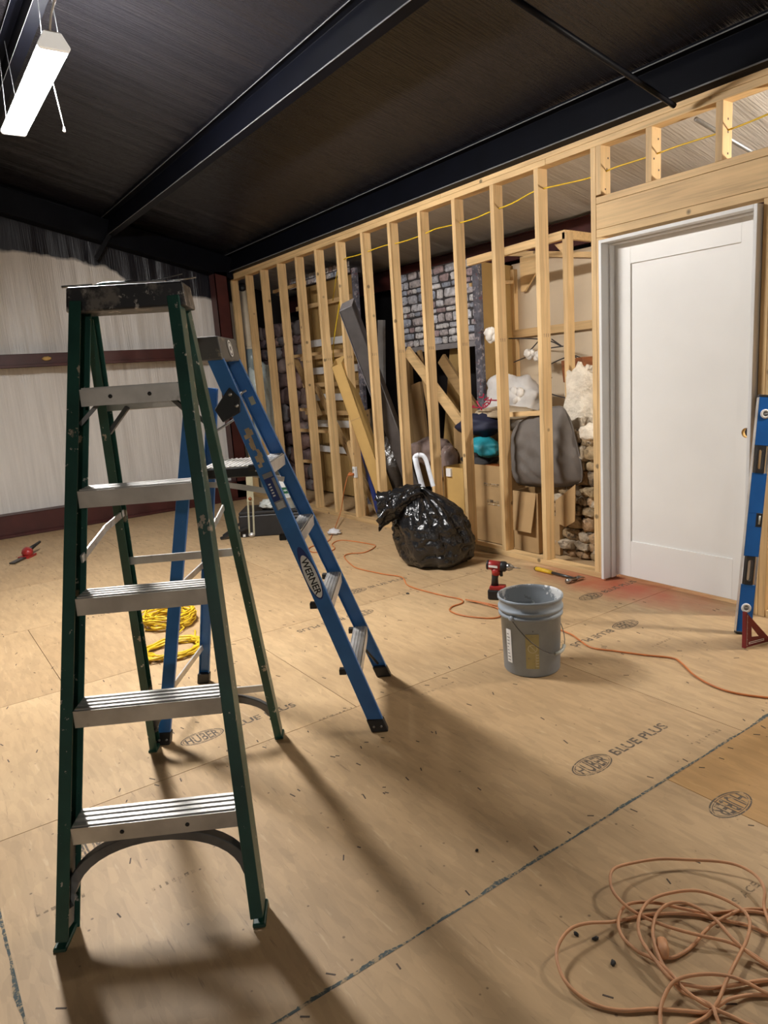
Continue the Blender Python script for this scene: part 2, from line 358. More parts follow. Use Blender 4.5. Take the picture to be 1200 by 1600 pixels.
M['yellow_cord'] = basic('yellow_cord', (0.70, 0.48, 0.02), 0.42, var=0.1)
M['cardboard'] = basic('cardboard', (0.40, 0.255, 0.115), 0.75, var=0.08, scale=6)
M['cardboard_yellow'] = basic('yellow_cardboard', (0.52, 0.33, 0.11), 0.65, var=0.06, scale=6)  # yellower tone than the brown cardboard
M['beige'] = basic('beige_panel', (0.60, 0.49, 0.35), 0.75, var=0.05, scale=3)
M['tan_panel'] = basic('tan_panel', (0.40, 0.255, 0.09), 0.7, var=0.08, scale=4)
M['charcoal'] = basic('charcoal_wrap', (0.060, 0.052, 0.050), 0.42, var=0.2, scale=9)
M['charcoal_edge'] = basic('grey_edge', (0.23, 0.22, 0.23), 0.4)
M['cushion'] = basic('grey_cushion', (0.135, 0.118, 0.105), 0.8, var=0.08, bump=0.2, bscale=260, bdist=0.001)
M['fleece'] = basic('cream_fleece', (0.72, 0.64, 0.52), 0.9, var=0.12, bump=0.9, bscale=30, bdist=0.02)
M['teal_cloth'] = basic('teal_cloth', (0.012, 0.25, 0.32), 0.55, var=0.2, bump=0.4, bscale=25, bdist=0.01)
M['navy_cloth'] = basic('navy_cloth', (0.012, 0.014, 0.04), 0.7, bump=0.4, bscale=20, bdist=0.01)
M['black_cloth'] = basic('black_cloth', (0.015, 0.012, 0.012), 0.7, bump=0.4, bscale=20, bdist=0.01)
M['rust'] = basic('rust_cloth', (0.36, 0.105, 0.02), 0.7, var=0.2)
M['sack'] = basic('white_sack', (0.60, 0.58, 0.56), 0.6, var=0.08, bump=0.5, bscale=12, bdist=0.015)
M['burlap'] = basic('burlap', (0.46, 0.36, 0.235), 0.9, var=0.15, bump=0.3, bscale=90)
M['ribbon'] = basic('red_ribbon', (0.42, 0.012, 0.05), 0.4)
M['petal'] = basic('white_petal', (0.78, 0.74, 0.68), 0.7)
M['twig'] = basic('dark_twig', (0.035, 0.028, 0.024), 0.7)
M['brown'] = basic('reddish_wood', (0.24, 0.075, 0.02), 0.5, var=0.25, scale=5, stretch=(1, 1, 6))
M['mauve_wrap'] = basic('mauve_plastic_wrap', (0.215, 0.160, 0.145), 0.3, var=0.15, bump=0.6, bscale=18, bdist=0.01)
M['pale_wrap'] = basic('pale_blue_poly', (0.56, 0.64, 0.63), 0.22, var=0.08, bump=0.7, bscale=14, bdist=0.015)
M['grey_wrap'] = basic('grey_poly', (0.22, 0.27, 0.28), 0.3, var=0.2, bump=0.6, bscale=14, bdist=0.01)
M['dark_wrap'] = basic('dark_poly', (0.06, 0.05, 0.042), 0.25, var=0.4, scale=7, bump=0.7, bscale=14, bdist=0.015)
M['pipe'] = basic('cream_pipe', (0.60, 0.51, 0.38), 0.55, var=0.06)
M['grout'] = basic('dark_joint', (0.045, 0.040, 0.042), 0.85, var=0.3)
for i, c in enumerate([(0.42, 0.43, 0.48), (0.56, 0.56, 0.60), (0.30, 0.33, 0.40), (0.45, 0.41, 0.42), (0.62, 0.61, 0.62), (0.36, 0.27, 0.28)]):
    M['gs%d' % i] = basic('grey_stone_%d' % i, c, 0.75, var=0.35, scale=28, spots=[((0.06, 0.065, 0.085), 17, 0.56, 0.12), ((0.75, 0.75, 0.78), 24, 0.62, 0.08)], bump=0.4, bscale=30)
for i, c in enumerate([(0.19, 0.125, 0.115), (0.15, 0.10, 0.10), (0.23, 0.165, 0.145), (0.165, 0.145, 0.145), (0.215, 0.13, 0.11)]):
    M['ms%d' % i] = basic('mauve_stone_%d' % i, c, 0.6, var=0.3, scale=14, bump=0.3, bscale=16)
for i, c in enumerate([(0.36, 0.26, 0.14), (0.28, 0.19, 0.095), (0.42, 0.34, 0.24), (0.22, 0.155, 0.09), (0.36, 0.23, 0.12)]):
    M['ts%d' % i] = basic('tan_stone_%d' % i, c, 0.8, var=0.3, scale=20, spots=[((0.07, 0.045, 0.025), 13, 0.54, 0.10), ((0.5, 0.42, 0.32), 30, 0.62, 0.06)], bump=1.0, bscale=26, bdist=0.02)
M['stone_print'] = basic('stone_print_edge', (0.10, 0.10, 0.125), 0.7, var=0.5, scale=16, spots=[((0.30, 0.27, 0.29), 22, 0.55, 0.04), ((0.16, 0.07, 0.08), 14, 0.6, 0.05)])
M['tube_on'] = emit_mat('lit_diffuser', (1.0, 0.97, 0.94), LAMP)
M['tube_store'] = emit_mat('lit_diffuser_storage', (1.0, 0.93, 0.83), LAMP_STORE)
M['fill_back'] = emit_mat('fill_bulb_back', (1.0, 0.95, 0.88), FILL_BACK)
M['lit_cap'] = emit_mat('glowing_end_cap', (1.0, 0.96, 0.88), 0.075)  # faint emission stands in for ambient light on the end caps
M['fixture'] = basic('white_fixture', (0.55, 0.54, 0.52), 0.45)
M['paper'] = basic('white_paper', (0.62, 0.61, 0.62), 0.7)
M['carton_green'] = basic('green_carton_print', (0.012, 0.10, 0.035), 0.5, var=0.08)
M['compound'] = basic('off_white_plastic', (0.42, 0.44, 0.41), 0.4, var=0.12)
M['pale_rod'] = basic('pale_painted_rod', (0.42, 0.40, 0.28), 0.45, 0.2)
M['debris'] = basic('dark_debris', (0.022, 0.018, 0.016), 0.7)
M['dkgreen'] = basic('dark_green_paint', (0.008, 0.05, 0.035), 0.35)

# ================================================================== FLOOR
SEAM = [8.0, 5.9, 4.7, 3.5, 2.3, 1.1, -0.108, -1.308, -2.500, -3.66, -4.82, -6.0, -7.18, -8.38, -9.7]
fl = MB().box((-9.75, -8.0, -0.12), (8.1, 5.4, -0.022)).build('floor', M['subfloor'], kind='structure', label='subfloor of printed oriented strand board panels', origin=(0, 0, 0))
rnd = random.Random(4)
for i in range(len(SEAM) - 1):
    x1, x0 = SEAM[i], SEAM[i + 1]; off = {-1.308: 1.99, -2.5: 2.48, -3.66: 1.487, -4.82: 0.513}.get(x0, rnd.uniform(0, 2.4))
    # x0 is the far edge of the row
    y = off - 2.446 * math.ceil((off + 8.0) / 2.446); ys = [-8.0]
    while y < 5.4:
        if y > -7.95: ys.append(y)
        y += 2.446
    ys.append(5.4)
    for a, b_ in zip(ys, ys[1:]):
        g = 0.0016
        mt = M['osb']
        if x0 == -1.308 and a > 1.9: mt = M['osb_dark']
        elif rnd.random() < 0.3: mt = M['osb_grey']
        if x1 < -1 and a > 2.4: mt = M['osb']
        MB().box((x0 + g, a + g, -0.022 + rnd.uniform(-0.0006, 0.0004)), (x1 - g, b_ - g, 0.0)).build('floor_panel', mt, fl)
# painted chalk line along the nearest seam
def ragged(p0, p1, side, n, w0, w1, seed):
    mb = MB(); p0 = V(p0); p1 = V(p1); vs = []; sd_ = V(side)
    for k in range(n + 1):
        q = p0.lerp(p1, k / n); wv = w0 + w1 * max(0, noise.noise(V((k * 0.05, seed, 0))) + 0.15) + 0.4 * w1 * abs(noise.noise(V((k * 0.6, seed, 4))))
        vs += [q - sd_ * 0.003, q + sd_ * wv]
    mb.add(vs, [(2 * k, 2 * k + 2, 2 * k + 3, 2 * k + 1) for k in range(n)]); return mb
ragged((-1.308, -0.6, 0.0006), (-1.308, 3.0, 0.0006), (-1, 0, 0), 500, 0.002, 0.018, 3).build('chalk_line', M['teal'], fl)
ragged((-2.4, 0.034, 0.0006), (-1.31, 0.034, 0.0006), (0, -1, 0), 160, 0.003, 0.012, 7).build('chalk_line', M['teal'], fl)
# staples and nail marks
nm = MB(); rnd = random.Random(8)
for i in range(4, 13):
    x0 = SEAM[i]
    for k in range(44):
        y = -1 + k * 0.105 + rnd.uniform(-0.03, 0.03)
        if rnd.random() < 0.8:
            for sgn in (-1, 1):
                if rnd.random() < 0.6:
                    a = rnd.uniform(-0.5, 0.9); c = V((x0 + sgn * rnd.uniform(0.02, 0.05), y, 0)); d = V((math.cos(a), math.sin(a), 0)); n_ = V((-d.y, d.x, 0))
                    L_ = rnd.uniform(0.006, 0.014); nm.obox(c + ZU * 0.0004, d * L_, n_ * 0.0021, ZU * 0.0004)
    for k in range(64):
        y = rnd.uniform(-1, 3.7); c = V((x0 + rnd.choice([0.3, 0.41, 0.81, 0.6]) + rnd.uniform(-0.02, 0.02), y, 0)); a = rnd.uniform(-0.6, 1.0)
        d = V((math.cos(a), math.sin(a), 0)); n_ = V((-d.y, d.x, 0)); L_ = rnd.uniform(0.006, 0.014); nm.obox(c + ZU * 0.0004, d * L_, n_ * 0.0021, ZU * 0.0004)
nm.build('nail_mark', M['nail'], fl, kind='stuff')
# stamps
def stamp(c, ang, oval=True, text=True, s=1.0, mat='stamp', dy=0.0):
    ex = V((math.cos(ang), math.sin(ang), 0)); ey = V((-ex.y, ex.x, 0)); c = V((c[0], c[1], 0.0004)); mb = MB()
    if oval:
        ell_ring(mb, c, ex, ey, 0.093 * s, 0.050 * s, 0.0055 * s); ell_ring(mb, c, ex, ey, 0.083 * s, 0.041 * s, 0.003 * s)
        put_text(mb, 'HUBER', c, ex, ey, 0.142 * s, 0.072 * s, lambda x, y: (x, y * math.sqrt(max(0.12, 1 - (x * 1.72) ** 2))))
    if text: put_text(mb, 'BLUE PLUS', c + ex * 0.275 * s + ey * dy, ex, ey, 0.32 * s, 0.045 * s)
    mb.build('printed_lettering', M[mat], fl)
UP = math.pi / 2
def mid(a, b_): return (F(*a) + F(*b_)) / 2
def stamp_px(a, b_, flip=False, **k):   # from the two ends of the oval
    p = F(*a); q = F(*b_); stamp((p + q) / 2, UP + (math.pi if flip else 0), **k)
stamp(mid((890, 1203), (960, 1187)), UP)
stamp(mid((948, 980), (1006, 972)), -UP)
stamp(mid((902, 938), (944, 926)), UP)
stamp(mid((280, 1160), (352, 1143)), UP)
stamp(mid((540, 965), (585, 953)), -UP)
stamp(mid((540, 928), (568, 920)), UP)
stamp(mid((215, 947), (250, 940)), -UP, mat='faint')
stamp(mid((115, 1335), (190, 1305)), UP, s=0.95)
stamp(V((-2.95, -0.05, 0)), -UP)
stamp(mid((1118, 1258), (1165, 1256)), -UP, text=False)
# small grade marks
gm = MB(); rnd = random.Random(3)
put_text(gm, 'SPACE', V((*F(1165, 1395).xy, 0.0004)), V((0, 1, 0)), V((-1, 0, 0)), 0.11, 0.022)
for (px, py, nn_) in ((240, 1390, 7), (60, 1430, 7), (500, 1125, 9), (370, 855, 6), (75, 1008, 9), (1020, 1010, 8), (860, 1010, 6), (660, 1085, 10), (1090, 1160, 8)):   # worn illegible grade marks
    p = F(px, py)
    for k in range(nn_): gm.obox((p.x + rnd.uniform(-0.002, 0.002), p.y + 0.020 * k, 0.0005), (rnd.uniform(0.004, 0.009), 0, 0), (0, rnd.uniform(0.002, 0.007), 0), (0, 0, 0.0001))
gm.build('printed_lettering', M['faint'], fl)

# ================================================================== WALLS, ROOF
def zr(y): return 3.305 + 0.25 * (2.28 - y) if y > -2.2 else 3.305 + 0.25 * (2.28 + 2.2) + 0.25 * (y + 2.2)
def sheet(name, x0, x1, y0, y1, nx, ny, mat, seed, amp, parent=None, **kw):
    mb = MB(); vs = []
    for j in range(ny + 1):
        y = y0 + (y1 - y0) * j / ny
        for i in range(nx + 1):
            x = x0 + (x1 - x0) * i / nx
            wv = noise.noise(V((x * 3.0 + 0.25 * y, y * 0.35, seed))) + 0.55 * noise.noise(V((x * 9 + 0.4 * y, y * 0.5, seed + 5))) + 0.35 * noise.noise(V((x * 22 + y, y * 0.8, seed + 9)))
            k = 0.35 + 0.9 * max(0, noise.noise(V((x * 0.5, y * 0.4, seed + 20))) + 0.25)
            vs.append((x, y, zr(y) + amp * wv * k + 0.022))
    fs = [(j * (nx + 1) + i, j * (nx + 1) + i + 1, (j + 1) * (nx + 1) + i + 1, (j + 1) * (nx + 1) + i) for j in range(ny) for i in range(nx)]
    mb.add(vs, fs, True); return mb.build(name, mat, parent, **kw)
ceil = sheet('ceiling', -8.55, 8.1, -2.2, 3.74, 640, 60, M['ceil_black'], 1, 0.032, kind='structure', label='black painted vinyl roof insulation stretched over purlins')
sheet('far_slope', -8.55, 8.1, -8.0, -2.2, 60, 8, M['ceil_black'], 3, 0.01, parent=ceil)
sheet('unpainted_insulation', -9.7, 3.6, 3.74, 5.25, 420, 24, M['ceil_white'], 6, 0.020, parent=ceil)
# end wall
def wall_sheet():
    mb = MB(); vs = []; ny, nz = 460, 40
    for j in range(nz + 1):
        for i in range(ny + 1):
            y = -8.0 + 11.75 * i / ny; z = 4.3 * j / nz
            wv = noise.noise(V((y * 4 + 0.2 * z, z * 0.4, 2))) + 0.6 * noise.noise(V((y * 12 + 0.5 * z, z * 0.6, 4)))
            vs.append((-8.50 + 0.028 * wv, y, z))
    mb.add(vs, [(j * (ny + 1) + i, j * (ny + 1) + i + 1, (j + 1) * (ny + 1) + i + 1, (j + 1) * (ny + 1) + i) for j in range(nz) for i in range(ny)], True)
    return mb.build('wall_left', M['wall_vinyl'], kind='structure', label='white insulated end wall with red steel girts, black overspray above')
wl = wall_sheet()
def girt(z0, z1, x0=-8.48, x1=-8.30, ya=-8.0, yb=3.64):   # Z-shaped girt
    h = z1 - z0; pr = [(0, 0), (0.18, 0), (0.18, 0.022), (0.176, 0.022), (0.176, 0.004), (0.004, 0.004), (0.004, 0.03)]
    mb = MB(); t = 0.006
    mb.box((x0, ya, z1 - t), (x1, yb, z1)); mb.box((x1 - t, ya, z0), (x1, yb, z1)); mb.box((x1 - t, ya, z0), (x1 + 0.03, yb, z0 + t)); mb.box((x1 + 0.024, ya, z0), (x1 + 0.03, yb, z0 + 0.03))
    return mb
girt(1.745, 1.885).build('wall_girt', M['redsteel'], wl, bevel=0.002)
girt(0.0, 0.235).build('base_girt', M['redsteel'], wl, bevel=0.002)
MB().box((-8.47, 3.46, 0.0), (-8.30, 3.47, 2.75)).box((-8.31, 3.46, 0.0), (-8.30, 3.62, 2.75)).box((-8.47, 3.61, 0), (-8.30, 3.62, 2.75)).build('column', M['redsteel'], wl)
ck = MB(); ck.blob(PX(73, 560, -8.285), (0.006, 0.05, 0.022), 3, 0.4, 3, nu=10, nv=6); ck.build('dried_foam', M['cardboard_yellow'], wl)
# rake beam at the end wall, painted black
rb = MB(); rb.hexa([(-8.46, -2.2, zr(-2.2) - 0.28), (-8.30, -2.2, zr(-2.2) - 0.28), (-8.30, 3.7, zr(3.7) - 0.28), (-8.46, 3.7, zr(3.7) - 0.28), (-8.46, -2.2, zr(-2.2) - 0.03), (-8.30, -2.2, zr(-2.2) - 0.03), (-8.30, 3.7, zr(3.7) - 0.03), (-8.46, 3.7, zr(3.7) - 0.03)])
rb.build('rake_beam', M['blackpaint'], wl, bevel=0.004)
MB().box((8.0, -8.0, 0), (8.1, 5.3, 4.6)).build('wall_right', M['wall_plain'], kind='structure', label='white insulated wall behind the photographer')
MB().box((-8.5, -8.1, 0), (8.1, -8.0, 3.4)).build('wall_front', M['wall_plain'], kind='structure', label='white insulated wall on the near side')
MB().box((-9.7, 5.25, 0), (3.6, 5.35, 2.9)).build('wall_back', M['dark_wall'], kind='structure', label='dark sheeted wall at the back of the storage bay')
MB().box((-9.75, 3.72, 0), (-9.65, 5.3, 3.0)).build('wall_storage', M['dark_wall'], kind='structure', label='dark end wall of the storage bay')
# purlins
def purlin(y, zb, mat, name, x0=-8.40, x1=8.0, h=0.205, low=0.065, top=0.06):
    # Z section: web leans with the roof
    n_ = V((0, 0.2425, 0.970)); s_ = V((0, 0.970, -0.2425)); t = 0.006; o = V((0, y, zb)); mb = MB()
    pr = [(0, 0), (low, 0), (low, t), (t, t), (t, h), (-top, h), (-top, h - 0.02), (-top + t, h - 0.02), (-top + t, h - t), (0, h - t)]
    mb.prof(o + V((x0, 0, 0)), o + V((x1, 0, 0)), pr, s_, n_)
    pu = mb.build(name, mat, ceil, bevel=0.003, bseg=2)
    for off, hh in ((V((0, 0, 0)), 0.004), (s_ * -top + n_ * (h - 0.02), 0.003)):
        MB().obox(o + off - s_ * 0.0012 + V(((x0 + x1) / 2, 0, 0)), ((x1 - x0) / 2, 0, 0), s_ * 0.0012, n_ * hh).build('edge_highlight', M['edge_glint'], pu)  # thin pale strips imitate the highlight lines along the purlin
    return pu
for (y, zb) in ((0.968, 3.428), (2.28, 3.10), (3.655, 2.752), (-0.4, 3.77), (-1.75, 4.107)): purlin(y, zb, M['blackpaint'], 'purlin')
es = MB().box((-9.6, 5.05, 2.38), (3.5, 5.06, 2.60)).box((-9.6, 5.0, 2.38), (3.5, 5.06, 2.386)).box((-9.6, 5.0, 2.595), (3.5, 5.06, 2.601)).build('eave_strut', M['redsteel'], ceil, bevel=0.002)
a_ = PX(181, 350, -8.22); b_ = PX(150, 404, -8.29)
MB().bar(a_, b_, 0.045, 0.012, V((1, 0, 0))).build('flange_brace', M['blackpaint'], ceil)
rod = MB().tube([(-2.376, 1.9, 3.075), (-2.376, 3.62, 2.695)], 0.014, 8); rod.build('sag_rod', M['blackpaint'], None, label='black steel sag rod sloping down to the stud wall', cat='rod')
MB().tube([(-2.372, 3.81, 2.655), (-2.34, 4.98, 2.42)], 0.012, 8).build('sag_rod', M['galv'], None, label='grey steel sag rod under the white insulation above the door header', cat='rod')

# ================================================================== STUD WALL
YF, YB = 3.714, 3.803
sw = thing('wall_stud', 'bare timber stud wall dividing off the storage bay', None, (-5.0, YF, 0), kind='structure')
MB().box((-8.48, YF, 2.708), (-4.4, YB, 2.746)).build('top_plate', M['lum_x'], sw, bevel=0.002)
MB().box((-4.398, YF, 2.708), (1.2, YB, 2.746)).build('top_plate', M['lum_x'], sw, bevel=0.002)
MB().box((-8.48, YF, 2.669), (-3.35, YB, 2.707)).build('top_plate', M['lum_x'], sw, bevel=0.002)
MB().box((-3.348, YF, 2.669), (1.2, YB, 2.707)).build('top_plate', M['lum_x'], sw, bevel=0.002)
MB().box((-8.48, YF - 0.004, 0.0), (-2.90, YB, 0.038)).build('bottom_plate', M['lum_x'], sw, bevel=0.002)
SX = [-8.44, -8.005, -7.60, -7.175, -6.77, -6.36, -5.953, -5.53, -5.114, -4.698, -4.282, -3.868, -3.453]
for x in SX: MB().box((x, YF, 0.038), (x + 0.038, YB, 2.669)).build('stud', M['lum_z'], sw, bevel=0.0015)
MB().box((-2.995, YF, 0.038), (-2.957, YB, 2.669)).build('king_stud', M['lum_z'], sw, bevel=0.0015)
MB().box((-2.956, YF, 0.038), (-2.918, YB, 2.15)).build('trimmer_stud', M['lum_z'], sw, bevel=0.0015)
MB().box((-2.956, YF, 2.395), (-2.918, YB, 2.669)).build('cripple_stud', M['lum_z'], sw, bevel=0.0015)
MB().box((-1.942, YF, 0.0), (-1.904, YB, 2.15)).build('trimmer_stud', M['lum_z'], sw, bevel=0.0015)
MB().box((-1.903, YF, 0.0), (-1.865, YB, 2.669)).build('king_stud', M['lum_z'], sw, bevel=0.0015)
for x in (-2.613, -2.202): MB().box((x, YF, 2.385), (x + 0.038, YB, 2.669)).build('cripple_stud', M['lum_z'], sw, bevel=0.0015)
for x in (-1.45, -1.03, -0.61, -0.2, 0.22): MB().box((x, YF, 0.038), (x + 0.038, YB, 2.669)).build('stud', M['lum_z'], sw, bevel=0.0015)
MB().box((-1.86, YF, 0), (1.2, YB, 0.038)).build('bottom_plate', M['lum_x'], sw)
MB().box((-2.955, YF, 2.345), (-1.904, YB, 2.384)).build('header_plate', M['lum_x'], sw, bevel=0.0015)
MB().box((-2.955, YF, 2.200), (-1.904, YB, 2.343)).build('header', M['lum_x'], sw, bevel=0.0015)
MB().box((-2.955, YF, 2.152), (-1.904, YB, 2.198)).build('header_plate', M['lum_x'], sw, bevel=0.0015)
# lumber grade stamps across the studs
gs = MB()
for x in SX[3:]:
    for k in range(3): gs.box((x + 0.0384, YF + 0.022 + 0.02 * k, 1.60), (x + 0.0386, YF + 0.026 + 0.02 * k, 1.624))
gs.build('grade_stamp', M['stamp'], sw, kind='stuff')
# nail heads and drilled holes
nh = MB(); rnd = random.Random(2)
for x in (-2.613, -2.202, -2.918 - 0.038):
    for z in (2.43, 2.52, 2.60): nh.obox((x + 0.0384, YF + rnd.uniform(0.02, 0.07), z + rnd.uniform(-0.02, 0.02)), (0.0004, 0, 0), (0, 0.005, 0), (0, 0, 0.005))
nh.build('nail_head', M['nail'], sw, kind='stuff')

# ------------------------------------------------------------------ door
dr = thing('door_1', 'white primed one-panel shaker door in its jamb, knob bore empty', None, (-2.43, YF, 0), kind='structure')
JX0, JX1, JT = -2.908, -1.950, 2.128
for nm_, lo, hi in (('jamb', (JX0, 3.672, 0.012), (JX0 + 0.02, 3.83, JT)), ('jamb', (JX1 - 0.02, 3.672, 0.012), (JX1, 3.83, JT)), ('head_jamb', (JX0 + 0.02, 3.672, JT - 0.02), (JX1 - 0.02, 3.83, JT))):
    MB().box(lo, hi).build(nm_, M['jamb'], dr, bevel=0.002)
for nm_, lo, hi in (('door_stop', (JX0 + 0.02, 3.742, 0.012), (JX0 + 0.031, 3.786, JT - 0.02)), ('door_stop', (JX1 - 0.031, 3.742, 0.012), (JX1 - 0.02, 3.786, JT - 0.02)), ('door_stop', (JX0 + 0.031, 3.742, JT - 0.031), (JX1 - 0.031, 3.786, JT - 0.02))):
    MB().box(lo, hi).build(nm_, M['jamb'], dr, bevel=0.002)
SY0, SY1, DZ0, DZ1 = 3.788, 3.823, 0.030, JT - 0.024
sx0, sx1 = JX0 + 0.023, JX1 - 0.023
slab = MB().box((sx0 + 0.115, SY0 + 0.010, DZ0 + 0.235), (sx1 - 0.115, SY1 - 0.010, DZ1 - 0.125)).build('panel', M['white_door'], dr)
def part_box(nm_, lo, hi): return MB().box(lo, hi).build(nm_, M['white_door'], dr, bevel=0.0012)
part_box('stile', (sx0, SY0, DZ0), (sx0 + 0.118, SY1, DZ1))
st = part_box('stile', (sx1 - 0.118, SY0, DZ0), (sx1, SY1, DZ1))
part_box('rail', (sx0 + 0.118, SY0, DZ1 - 0.128), (sx1 - 0.118, SY1, DZ1))
part_box('rail', (sx0 + 0.118, SY0, DZ0), (sx1 - 0.118, SY1, DZ0 + 0.238))
# bored knob hole
cut = MB().lathe((sx1 - 0.062, SY0 - 0.02, 0.985), [(0.027, 0), (0.027, 0.09)], V((0, 1, 0)), 24).build('cut', M['cardboard'])
bm_ = st.modifiers.new('bore', 'BOOLEAN'); bm_.object = cut; bm_.operation = 'DIFFERENCE'
st.modifiers.remove(st.modifiers['bevel'])
bpy.context.view_layer.update()
dg = bpy.context.evaluated_depsgraph_get(); me2 = bpy.data.meshes.new_from_object(st.evaluated_get(dg)); st.modifiers.clear(); st.data = me2
bpy.data.objects.remove(cut)
me2.materials.clear(); me2.materials.append(M['white_door']); me2.materials.append(M['cardboard_yellow'])
for p_ in me2.polygons:
    c_ = p_.center + ORG[st.name]
    p_.material_index = 1 if (abs(c_.x - (sx1 - 0.062)) < 0.03 and abs(c_.z - 0.985) < 0.03 and SY0 + 0.003 < c_.y < SY1 - 0.003) else 0

# ================================================================== SHOP LIGHTS
def shop_light(x0, x1, y, z, em, label, zc, string=True):
    t = thing('shop_light', label, 'light', ((x0 + x1) / 2, y, z), 'hanging shop lights')
    # housing: shallow trapezoid, lens: bowed diffuser below it
    pr = [(-0.030, 0.060), (0.030, 0.060), (0.037, 0.051), (-0.037, 0.051)]
    MB().prof((x0, y, z), (x1, y, z), pr, V((0, 1, 0)), ZU).build('housing', M['fixture'], t)
    ln = [(-0.038, 0.050), (-0.066, 0.004)] + [(-0.066 * math.cos(k * math.pi / 8), -0.012 * math.sin(k * math.pi / 8)) for k in range(0, 9)] + [(0.066, 0.004), (0.038, 0.050)]
    MB().prof((x0 + 0.02, y, z), (x1 - 0.02, y, z), ln, V((0, 1, 0)), ZU).build('diffuser', em, t)
    cap = [(-0.070, 0.002), (-0.060, -0.014), (0.060, -0.014), (0.070, 0.002), (0.036, 0.060), (-0.036, 0.060)]
    for a, b in ((x0, x0 + 0.021), (x1 - 0.021, x1)): MB().prof((a, y, z), (b, y, z), cap, V((0, 1, 0)), ZU).build('end_cap', M['lit_cap'], t, bevel=0.004)
    for xe, s in ((x0 + 0.05, 1), (x1 - 0.05, -1)):
        for dy in (-0.035, 0.035):
            MB().tube([(xe, y + dy, z + 0.055), (xe, y + dy * 0.5, zc)], 0.002, 5).build('hanging_chain', M['galv'], t)
    if string:
        MB().tube(spline([(x1 - 0.02, y - 0.01, z + 0.04), (x1 + 0.03, y, z + 0.12), (x1 + 0.05, y + 0.04, z + 0.22), (x1 + 0.02, y + 0.05, z + 0.3), (x1, y + 0.06, zc)], 5), 0.005, 6).build('power_cord', M['white'], t)
        pc = MB().tube([(x1 - 0.40, y + 0.066, z), (x1 - 0.39, y + 0.085, z - 0.20)], 0.0022, 5).build('pull_string', M['white'], t)
        MB().lathe((x1 - 0.39, y + 0.085, z - 0.225), [(0.004, 0), (0.007, 0.005), (0.004, 0.025)], ZU, 8).build('pull_knob', M['white'], pc)
    return t
shop_light(-4.80, -3.59, 0.872, 2.935, M['tube_on'], 'lit white shop light hanging by chains under the black ceiling', 3.40)
def pendant(bp, em, label):
    bp = V(bp); bt = thing('pendant_bulb', label, 'light', bp, 'bare hanging bulbs')
    MB().lathe(bp, [(0.0, -0.06), (0.03, -0.052), (0.052, -0.03), (0.06, 0.0), (0.052, 0.03), (0.028, 0.058), (0.016, 0.075)], ZU, 20, caps=False).build('bulb', em, bt)
    MB().lathe(bp, [(0.018, 0.072), (0.022, 0.08), (0.022, 0.12), (0.008, 0.13)], ZU, 14).build('socket', M['black'], bt)
    MB().tube([bp + ZU * 0.12, V((bp.x, bp.y, zr(bp.y) - 0.03))], 0.004, 6).build('cord', M['black'], bt)
pendant((-0.9, 4.5, 2.12), M['tube_store'], 'bare lit bulb hanging in the storage bay beyond the white door')
pendant((3.8, -1.6, 2.45), M['fill_back'], 'added unseen fill bulb hanging behind the photographer')  # extra lamp put in to brighten the camera-facing sides

# ================================================================== LADDERS
def lframe(x, y, th): return V((x, y, 0)), V((math.cos(th), math.sin(th), 0)), V((math.sin(th), -math.cos(th), 0))
def channel(mb, p0, p1, inw, fwd, depth, fl, t=0.005):
    """C channel from p0 to p1; web outside, flanges reach along inw; fwd is the front direction."""
    p0 = V(p0); p1 = V(p1); d = (p1 - p0).normalized(); i_ = (V(inw) - d * V(inw).dot(d)).normalized(); f_ = d.cross(i_)
    if f_.dot(V(fwd)) < 0: f_ = -f_
    h = depth / 2
    pr = [(0, -h), (fl, -h), (fl, -h + t), (t, -h + t), (t, h - t), (fl, h - t), (fl, h), (0, h)]
    if d.dot(i_.cross(f_)) < 0: pr = pr[::-1]
    mb.prof(p0, p1, pr, i_, f_); return mb

